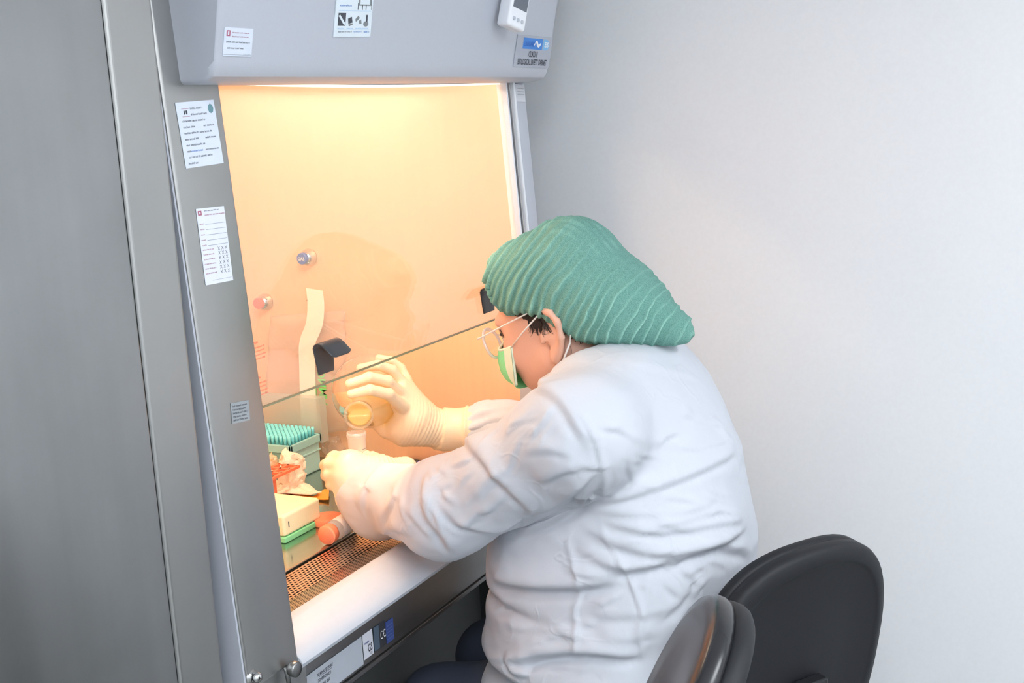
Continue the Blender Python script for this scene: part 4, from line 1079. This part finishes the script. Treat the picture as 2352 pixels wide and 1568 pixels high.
# --- trousers and shoes
G = Grid((1.60, .55, -.02), (2.08, 1.40, .72), .010)
d = G.ell((X0, .78, .60), (.20, .18, .11))
for sx, kx in ((-1, 1.735), (1, 1.945)):
    d = smin(d, G.cap((X0 + sx * .10, .80, .565), (kx, 1.08, .515), .085, .064), .04)
    d = smin(d, G.cap((kx, 1.08, .51), (kx, 1.12, .20), .064, .045), .03)
d = smax(d, .185 - G.Z, .005)
V, Q = nets(G, d); V = relax(V, Q, 2); V = V + normals(V, Q) * (.006 * vnoise(V, 18, 21))[:, None]
link('trousers', to_mesh(V, Q), M_trouser, person, True)
for kx in (1.735, 1.945):
    G = Grid((kx - .07, 1.02, .09), (kx + .07, 1.34, .25), .006)
    d = smin(G.ell((kx, 1.20, .136), (.042, .115, .04)), G.cap((kx, 1.11, .13), (kx, 1.11, .20), .045, .04), .03); d = smax(d, .103 - G.Z, .004)
    V, Q = nets(G, d); link('shoe', to_mesh(relax(V, Q, 1), Q), M_shoe, person, True)

# the figure stands a little farther along the bench: same figure, moved out from the lens
KP = 1.07
def outward(o):
    for ch in o.children:
        if ch.type == 'MESH' and not ch.data.get('moved'):
            ch.data.transform(Matrix.Translation(CAM) @ Matrix.Scale(KP, 4) @ Matrix.Translation(-CAM)); ch.data['moved'] = 1
        outward(ch)
outward(person)

def put(o, K=KP):
    o.data.transform(Matrix.Translation(CAM) @ Matrix.Scale(K, 4) @ Matrix.Translation(-CAM)); return o
# ================================================================== WHAT THE HANDS HOLD
mouth, base = atd(823, 955, 2.235), atd(850, 893, 2.425)
axd = (base - mouth).normalized(); L_ = (base - mouth).length
fl = thing('glass_flask', 'clear conical glass flask of yellow liquid tipped towards the viewer by the right hand', 'flask', tuple(CAM + (base - CAM) * KP))
FM = axisM(mouth, axd)
prof = [(.0225, .002), (.0255, .0), (.0275, .003), (.0265, .007), (.0235, .010), (.0225, .030), (.024, .040), (.040, .075), (.060, .125), (.0715, .160), (.0745, .178), (.070, L_ + .006), (.030, L_ + .010), (.0005, L_ + .008)]
link('flask_wall', put(bpy.data.objects.new('x', MB().lathe(prof, FM, 56).mesh())).data, M_flask, fl, True)
# liquid pooled on the low side, running into the neck
lb_ = MB(); bm = bmesh.new()
G = Grid(tuple(np.array(mouth.lerp(base, .5)) - .13), tuple(np.array(mouth.lerp(base, .5)) + .13), .003)
ax_ = np.array(axd); hx = (G.X - mouth.x) * ax_[0] + (G.Y - mouth.y) * ax_[1] + (G.Z - mouth.z) * ax_[2]
rx_ = np.sqrt(np.maximum((G.X - mouth.x) ** 2 + (G.Y - mouth.y) ** 2 + (G.Z - mouth.z) ** 2 - hx ** 2, 0))
rad = np.interp(hx, [.0, .03, .04, .075, .125, .16, .178, L_ + .004], [.0212, .0205, .022, .038, .058, .0695, .0725, .068]).astype(np.float32)
d = smax(smax(rx_ - rad, -(hx - .006), .003), hx - L_ - .002, .004)
d = smax(d, G.Z - (mouth.z - .000 + (hx) * .02), .002)
V, Q = nets(G, d)
lq = link('liquid', to_mesh(relax(V, Q, 1), Q), M_liquid, fl, True); put(lq)
for n_ in ('x',):
    if n_ in bpy.data.objects: bpy.data.objects.remove(bpy.data.objects[n_])
tb_ = thing('sample_tube', 'white threaded plastic sample tube held upright below the flask mouth', 'tube', tuple(CAM + (atd(818, 1050, 2.235) - CAM) * KP))
tc_ = atd(818, 992, 2.235)
o = link('tube_wall', MB().lathe([(.0155, .0), (.0175, .0005), (.0175, -.003), (.0185, -.0045), (.0175, -.006), (.0185, -.0075), (.0175, -.009), (.0165, -.012), (.0165, -.075), (.0145, -.085), (.003, -.098), (0, -.098)], Matrix.Translation(tc_), 36).mesh(), M_tubeplastic, tb_, True); put(o)
m = MB()
for i in range(3):
    m.tube([tc_ + Vector((.0168 * cos(a), .0168 * sin(a), -.030 - .006 * i)) for a in np.linspace(-2.0, -1.2 + .2 * (i % 2), 6)], .0004, 4)
put(link('graduation', m.mesh(), M_ink, tb_))

# ================================================================== ON THE DECK
ZD = .7605
def bump_box(m, x0, x1, y0, y1, z0, z1, bev=.002, mi=0): m.box(x0, x1, y0, y1, z0, z1, bev, 3, mi)
# blue pipette tip box, open, its tips standing in rows
tx0, tx1, ty0, ty1 = 2.106, 2.222, 1.647, 1.835
t = thing('pipette_tip_box', 'teal plastic box of blue pipette tips with its frosted lid swung open', 'box', ((tx0 + tx1) / 2, (ty0 + ty1) / 2, ZD))
m = MB(); m.box(tx0 + .004, tx1 - .004, ty0 + .004, ty1 - .004, ZD, ZD + .078, .004, 3); m.box(tx0 + .002, tx1 - .002, ty0 + .002, ty1 - .002, ZD + .046, ZD + .050, .001, 2)
link('box_base', m.mesh(), M_teal, t)
m = MB(); z0, z1 = ZD + .066, ZD + .084
for (a, b, c, e) in ((tx0, tx1, ty0, ty0 + .007), (tx0, tx1, ty1 - .007, ty1), (tx0, tx0 + .007, ty0, ty1), (tx1 - .007, tx1, ty0, ty1)): m.box(a, b, c, e, z0, z1, .0015, 2)
link('rim', m.mesh(), M_tealrim, t)
m0 = MB(); m0.lathe([(0, .010), (.0026, .010), (.0028, .0215), (.0036, .0222), (.0037, .016), (.0034, .0), (.0, .0)], None, 10); tip_me = m0.mesh()
first = None
for i in range(8):
    for j in range(15):
        o = bpy.data.objects.new('pipette_tip', tip_me); COL.objects.link(o)
        if not tip_me.materials: tip_me.materials.append(M_cyan); tip_me.shade_smooth()
        o.location = (tx0 + .0135 + i * .0127, ty0 + .0125 + j * .0116, ZD + .0795)
        tag(o, 'blue pipette tips standing in rows in the teal open box', 'pipette tip', 'blue pipette tips in the teal box')
# frosted lid propped behind
m = MB(); m.box(2.2245, 2.2265, ty0, ty1, ZD + .060, ZD + .165, .0005, 1)
for (a, b_, c, e) in ((ty0, ty0 + .002, ZD + .06, ZD + .165), (ty1 - .002, ty1, ZD + .06, ZD + .165), (ty0, ty1, ZD + .163, ZD + .165)): m.box(2.2265, 2.250, a, b_, c, e)
o = link('box_lid', m.mesh(), M_frost, t)
# clear bag and paper strip hanging on the right wall
def sheet_wall(pts_px, X, name, mt, label, cat, wob=.006, nx=16, ny=24, th=.0008, seed=0):
    tl, tr, bl, br = [onX(*p, X) for p in pts_px]; V = []; 
    for j in range(ny + 1):
        for i in range(nx + 1):
            a, b_ = i / nx, j / ny; p = tl.lerp(tr, a).lerp(bl.lerp(br, a), b_)
            V.append(p)
    A = np.array([tuple(v) for v in V]); A[:, 0] -= .006 + wob * (1.2 + 2 * np.abs(vnoise(A, 22, seed)) + .8 * vnoise(A, 60, seed + 1))
    F = [(j * (nx + 1) + i, j * (nx + 1) + i + 1, (j + 1) * (nx + 1) + i + 1, (j + 1) * (nx + 1) + i) for j in range(ny) for i in range(nx)]
    m = MB(); m.add(A.tolist(), F); o = link(name, m.mesh(), mt, None, True); s_ = o.modifiers.new('s', 'SOLIDIFY'); s_.thickness = th; tag(o, label, cat); return o
bag = sheet_wall([(632, 722), (802, 710), (612, 1000), (808, 985)], XR - .006, 'plastic_bag', M_bag, 'clear crinkled plastic bag hanging on the chamber wall below the taps', 'bag', .008, 18, 26, seed=3)
# printed green letters on the bag
V, F = text_geo('AMMOL', .030, True); g_ = MB(); c0 = onX(752, 930, XR - .026)
g_.add([Vector((c0.x, c0.y + v.y, c0.z + v.x * .95)) for v in V], F); g_.add([Vector((c0.x, c0.y + .028, c0.z)), Vector((c0.x, c0.y + .031, c0.z)), Vector((c0.x, c0.y + .031, c0.z + .085)), Vector((c0.x, c0.y + .028, c0.z + .085))], [(0, 1, 2, 3)])
link('green_print', g_.mesh(), M_txtgreen, bag)
P = [(722, 664), (726, 700), (722, 745), (706, 790), (706, 850), (708, 920), (712, 985)]
m = MB(); V = []
for i, q in enumerate(catmull([(x, y, 0) for x, y in P], 5)):
    w_ = 19 if q.y < 780 else 18
    a, b_ = onX(q.x - w_, q.y - 3, XR - .030), onX(q.x + w_, q.y + 3, XR - .030); V += [a, b_]
n_ = len(V) // 2; m.add(V, [(2 * i, 2 * i + 1, 2 * i + 3, 2 * i + 2) for i in range(n_ - 1)])
o = link('paper_strip', m.mesh(), M_tape); s_ = o.modifiers.new('s', 'SOLIDIFY'); s_.thickness = .0012
tag(o, 'cream paper strip hanging down over the clear bag', 'paper strip')
# small yellow warning triangle on the wall
c = onX(715, 683, XR - .002); m = MB(); r_ = .014
tri = lambda r, dx: [Vector((c.x - dx, c.y - r * sin(a), c.z + r * cos(a))) for a in (0, 2 * pi / 3, 4 * pi / 3)]
m.add(tri(.0175, .0), [(0, 1, 2)], 1); m.add(tri(.015, .0004), [(0, 1, 2)], 0)
link('warning_triangle', m.mesh(), [M_yellow, M_ink], cab)
# crumpled wrappers
def crumple(name, c, r, mt, label, cat, amp=.35, seed=0, h=.004, sc=45):
    G = Grid(tuple(np.array(c) - np.array(r) * 1.6), tuple(np.array(c) + np.array(r) * 1.6), h)
    d = G.ell(c, r); P_ = np.stack([G.X.ravel(), G.Y.ravel(), G.Z.ravel()], 1)
    n1 = np.abs(vnoise(P_, sc, seed)) + .5 * np.abs(vnoise(P_, sc * 2.1, seed + 1)); d = d + (n1.reshape(d.shape) - .25) * amp * min(r) * 2
    d = smax(d, ZD - G.Z, .001); V, Q = nets(G, d); o = link(name, to_mesh(V, Q), mt, None, False); tag(o, label, cat); return o
def cz(x, y, z=.79): return tuple(onZ(x, y, z))
crumple('paper_towel', cz(668, 1080, .80), (.032, .024, .044), M_wrap, 'crumpled cream paper ball in front of the teal tip box', 'paper', .9, 2)
crumple('plastic_wrap', cz(766, 1026, .79), (.022, .026, .022), M_bag, 'crumpled clear plastic film beside the right end of the teal box', 'plastic wrap', 1.0, 5)
crumple('foil_scrap', cz(612, 1072, .80), (.026, .024, .026), M_foil, 'small crumpled foil scrap by the left pillar behind the orange rack', 'foil', 1.0, 8)
# torn wrapper: folded leaf with ragged end
def leaf(name, px, z, mt, label, cat, lift=.012, seed=1):
    pts = [onZ(x, y, z) for x, y in px]; c = sum(pts, Vector()) / len(pts); V = []; F = []
    n = len(pts); R_ = 4
    for k in range(R_ + 1):
        for i, p in enumerate(pts):
            q = c.lerp(p, (k + .001) / R_); V.append(q)
    A = np.array([tuple(v) for v in V]); A[:, 2] += lift * (np.abs(vnoise(A, 34, seed)) * 2.2); F = [(k * n + i, k * n + (i + 1) % n, (k + 1) * n + (i + 1) % n, (k + 1) * n + i) for k in range(R_) for i in range(n)]
    m = MB(); m.add(A.tolist(), F); o = link(name, m.mesh(), mt, None, False); s_ = o.modifiers.new('s', 'SOLIDIFY'); s_.thickness = .0014; tag(o, label, cat); return o
leaf('paper_wrapper', [(612, 1105), (640, 1098), (690, 1108), (712, 1117), (728, 1128), (722, 1131), (740, 1138), (712, 1141), (660, 1139), (612, 1135)], ZD + .006, M_wrap, 'flattened torn white paper wrapper lying between foil and orange rack', 'wrapper')
leaf('amber_wrapper', [(668, 1141), (700, 1138), (722, 1140), (756, 1128), (755, 1150), (728, 1146), (700, 1149), (675, 1148)], ZD + .003, M_gold, 'small amber twisted wrapper in front of the white paper wrapper', 'wrapper', .008, 4)
# orange tube rack
t = thing('tube_rack', 'orange plastic test tube rack at the left edge of the opening', 'rack', tuple(onZ(620, 1150, ZD)))
zt = .822
A_, B_, C_ = onZ(684, 1071, zt), onZ(600, 1110, zt), onZ(585, 1066, zt)
u_ = (B_ - A_).normalized(); Wd = .052
perp = Vector((-u_.y, u_.x, 0)); perp = perp if perp.y > 0 else -perp
def rack_plate(z, lo=0.0, hi=.14):
    m = MB(); th_ = .0055; nh = 5; cw = hi / nh
    for i in range(nh + 1):
        a = A_ + u_ * (i * cw - .002 if i else 0); w2 = .004
        for (o0, o1, p0, p1) in ((i * cw - .0032, i * cw + .0032, 0, Wd),): 
            q = [A_ + u_ * o0 + perp * p0, A_ + u_ * o1 + perp * p0, A_ + u_ * o1 + perp * p1, A_ + u_ * o0 + perp * p1]
            m.add([Vector((v.x, v.y, z)) for v in q] + [Vector((v.x, v.y, z + th_)) for v in q], [(3, 2, 1, 0), (4, 5, 6, 7), (0, 1, 5, 4), (1, 2, 6, 5), (2, 3, 7, 6), (3, 0, 4, 7)])
    for (p0, p1) in ((-.004, .004), (Wd / 2 - .003, Wd / 2 + .003), (Wd - .004, Wd + .004)):
        q = [A_ + perp * p0 - u_ * .004, A_ + u_ * (hi + .004) + perp * p0, A_ + u_ * (hi + .004) + perp * p1, A_ + perp * p1 - u_ * .004]
        m.add([Vector((v.x, v.y, z)) for v in q] + [Vector((v.x, v.y, z + th_)) for v in q], [(3, 2, 1, 0), (4, 5, 6, 7), (0, 1, 5, 4), (1, 2, 6, 5), (2, 3, 7, 6), (3, 0, 4, 7)])
    return m
link('top_plate', rack_plate(zt - .003).mesh(), M_orange, t)
link('base_plate', rack_plate(ZD).mesh(), M_orange, t)
for s0, p_ in ((.075, .01), (.075, Wd - .01), (.13, .01)):
    q = A_ + u_ * s0 + perp * p_; m = MB(); m.box(q.x - .007, q.x + .007, q.y - .003, q.y + .003, ZD + .003, zt - .002, .001, 2); link('leg', m.mesh(), M_orange, t)
# cream lidded box with green base, front left
gx0, gx1, gy0, gy1 = 1.772, 1.893, 1.418, 1.555
t = thing('reagent_box', 'low cream box with pale green windows on a green base near the grille', 'box', ((gx0 + gx1) / 2, (gy0 + gy1) / 2, ZD))
link('base', MB().box(gx0, gx1, gy0, gy1, ZD, ZD + .012, .003).mesh(), M_green, t)
link('lid', MB().box(gx0 + .001, gx1 - .001, gy0 + .001, gy1 - .001, ZD + .0125, ZD + .055, .006, 4).mesh(), M_cream, t)
for (a, b_) in ((.012, .052), (.062, .112)):
    link('side_window', MB().box(gx0 + .0003, gx0 + .002, gy0 + a, gy0 + b_, ZD + .018, ZD + .034, .0005, 1).mesh(), M_green, t)
m = MB(); m.box(gx0 + .014, gx0 + .016, gy0 + .0001, gy0 + .002, ZD + .028, ZD + .040); link('ink_mark', m.mesh(), M_ink, t)
# lying bottle
c = onZ(780, 1212, ZD + .0195); t = thing('plastic_bottle', 'small clear bottle with white label and orange cap lying on its side by the sleeve', 'bottle', (c.x, c.y, ZD))
BM = axisM(Vector((c.x - .045, c.y, ZD + .0195)), (1, .06, 0))
link('bottle_body', MB().lathe([(.012, .016), (.014, .020), (.0185, .026), (.0195, .032), (.0195, .088), (.017, .094), (0, .095)], BM, 36).mesh(), M_tubeplastic, t, True)
link('bottle_cap', MB().lathe([(0, -.002), (.017, -.001), (.0185, .002)] + [(.0185 + (.0006 if k % 2 else 0), .002 + .0013 * k) for k in range(11)] + [(.0185, .018), (.012, .0185)], BM, 44).mesh(), M_pink, t, True)
link('bottle_label', MB().lathe([(.0199, .034), (.0199, .080)], BM, 36).mesh(), M_label, t, True)
c = onZ(752, 1190, ZD + .01); t2 = link('petri_dish', MB().lathe([(0, 0), (.030, 0), (.031, .003), (.031, .013), (.029, .015), (0, .015)], Matrix.Translation((c.x, c.y, ZD)), 40).mesh(), M_pink, None, True); tag(t2, 'round orange dish behind the lying bottle, beside the cream box', 'dish')
# marker pen, capped pen and cotton tip beyond the forearm
def pen(name, p, q, r, mt, label, capm=None):
    a, b_ = onZ(*p, ZD + r), onZ(*q, ZD + r); t = thing(name, label, 'pen', (a.x, a.y, ZD)); d_ = (b_ - a).normalized()
    link('barrel', MB().tube([a, a + d_ * .01, b_ - d_ * .01, b_], [r * .8, r, r, r * .8], 16).mesh(), mt, t, True)
    if capm: link('pen_cap', MB().tube([a - d_ * .02, a - d_ * .018, a + d_ * .014], [r * .7, r * 1.12, r * 1.12], 16).mesh(), capm, t, True)
    return t
pen('marker_pen', (952, 1064), (1015, 1076), .0085, mat('marker_blue', srgb(84, 84, 196), .4), 'violet-blue marker lying beyond the forearm', M_black)
pen('stick_pen', (905, 1058), (925, 1056), .006, M_white, 'white pen with black end lying beyond the forearm', None)
c = onZ(933, 1060, ZD + .008); o = link('pen_stopper', MB().lathe([(0, .008), (.005, .0075), (.008, .004), (.008, -.008), (0, -.008)], axisM(c, (.4, -.9, 0)), 20).mesh(), M_black, None, True); tag(o, 'small black stopper lying beside the blue marker', 'stopper')

# ================================================================== CHAIRS
def chair(name, label, cx, cy, yaw_, ztop, w, h, tk, seat_z, band, lean=8, sq=2.7):
    t = thing(name, label, 'chair', (cx, cy, 0))
    u = Vector((cos(yaw_), sin(yaw_), 0)); f = Vector((-sin(yaw_), cos(yaw_), 0)); ln = radians(lean)
    upv = (Vector((0, 0, 1)) * cos(ln) - f * sin(ln)); nb = (f * cos(ln) + Vector((0, 0, 1)) * sin(ln))
    C0 = Vector((cx, cy, ztop)) - upv * h / 2
    def pt(a, r, dz):        # rounded-top outline, wider at the top
        ca, sa = cos(a), sin(a); e = 2 / sq
        X_ = abs(ca) ** e * (1 if ca > 0 else -1); Z_ = abs(sa) ** e * (1 if sa > 0 else -1)
        x = X_ * w / 2 * r * (1 + .10 * Z_); z = Z_ * h / 2 * r; curve = -.10 * (x / w * 2) ** 2 * w * .35
        return C0 + u * x + upv * z + nb * (dz - curve)
    n = 64
    def loft(rings, mt, nm, par=t, close0=True, close1=True):
        V = []; F = []
        for (r, dz) in rings:
            for j in range(n): V.append(pt(2 * pi * j / n, r, dz))
        for i in range(len(rings) - 1):
            for j in range(n): F.append((i * n + j, i * n + (j + 1) % n, (i + 1) * n + (j + 1) % n, (i + 1) * n + j))
        if close0: F.append(tuple(range(n))[::-1])
        if close1: F.append(tuple(range((len(rings) - 1) * n, len(rings) * n)))
        m = MB(); m.add(V, F); o = link(nm, m.mesh(), mt, par, True); o.data.set_sharp_from_angle(angle=radians(60)); return o
    sh_ = loft([(.0, -.004), (.4, -.004), (.84, -.004), (.865, -.007), (.885, -.009), (.97, -.006), (.99, -.002), (1.0, .004), (1.0, .016), (.985, .020), (.5, .020), (0, .020)], M_shell, 'back_shell', close0=False, close1=False)
    cu = loft([(.0, .018), (.96, .018), (.99, .020), (1.0, .026), (1.0, .018 + tk * .6), (.975, .018 + tk * .82), (.90, .018 + tk * .96), (.7, .018 + tk), (0, .018 + tk)], band, 'back_cushion', close0=False, close1=False)
    # bracket bar from back to seat
    m = MB(); q = C0 - nb * .016 - upv * h * .25
    def bar(a, b_, wd, tk_):
        s = (b_ - a).normalized(); o_ = s.cross(u).normalized(); V = [p + u * wd * i + o_ * tk_ * k for p in (a, b_) for (i, k) in ((-1, -1), (1, -1), (1, 1), (-1, 1))]
        m.add(V, [(3, 2, 1, 0), (4, 5, 6, 7), (0, 1, 5, 4), (1, 2, 6, 5), (2, 3, 7, 6), (3, 0, 4, 7)])
    bar(C0 - upv * .012 - nb * .016, C0 - upv * (h / 2 + .05) - nb * .03, .030, .011)
    s0 = Vector((cx, cy, seat_z - .04)) + f * .06
    bar(C0 - upv * (h / 2 + .03) - nb * .03, s0 - f * .04, .022, .006); bar(s0 - f * .04, s0 + f * .20, .022, .006)
    o = link('back_bracket', m.mesh(), M_black, t); bv = o.modifiers.new('b', 'BEVEL'); bv.width = .003; bv.segments = 2
    sc_ = Vector((cx, cy, 0)) + f * .26
    m = MB(); m.lathe([(0, seat_z - .045), (.19, seat_z - .045), (.215, seat_z - .03), (.22, seat_z - .012), (.20, seat_z), (0, seat_z + .004)], Matrix.Translation(sc_), 40); link('seat', m.mesh(), M_vinyl, t, True)
    m = MB(); m.tube([sc_ + Vector((0, 0, seat_z - .04)), sc_ + Vector((0, 0, .12))], .025, 16); link('gas_column', m.mesh(), M_black, t, True)
    for k in range(5):
        a = 2 * pi * k / 5 + .3; e_ = sc_ + Vector((cos(a) * .27, sin(a) * .27, 0))
        m = MB(); m.tube([sc_ + Vector((0, 0, .11)), sc_.lerp(e_, .9) + Vector((0, 0, .075))], [.025, .014], 10); lg = link('base_leg', m.mesh(), M_black, t, True)
        m = MB(); m.lathe([(0, -.010), (.024, -.010), (.026, 0), (.024, .010), (0, .010)], axisM(e_ + Vector((0, 0, .027)), (-sin(a), cos(a), 0)), 20); m.tube([e_ + Vector((0, 0, .03)), e_ + Vector((0, 0, .075))], .008, 8); link('caster', m.mesh(), M_black, lg, True)
    return t
pA = onY(1880, 1232, .425)
chair('task_chair', 'black office chair with rounded shell back behind the person', pA.x - .020, .424, radians(-32), pA.z - .015, .375, .43, .030, .41, M_shell, 8, 2.5)
chair('vinyl_chair', 'glossy dark vinyl padded chair nearest the camera, seen almost edge-on', 1.262, .363, radians(18), .970, .32, .46, .032, .52, M_vinyl, 24, 2.2)
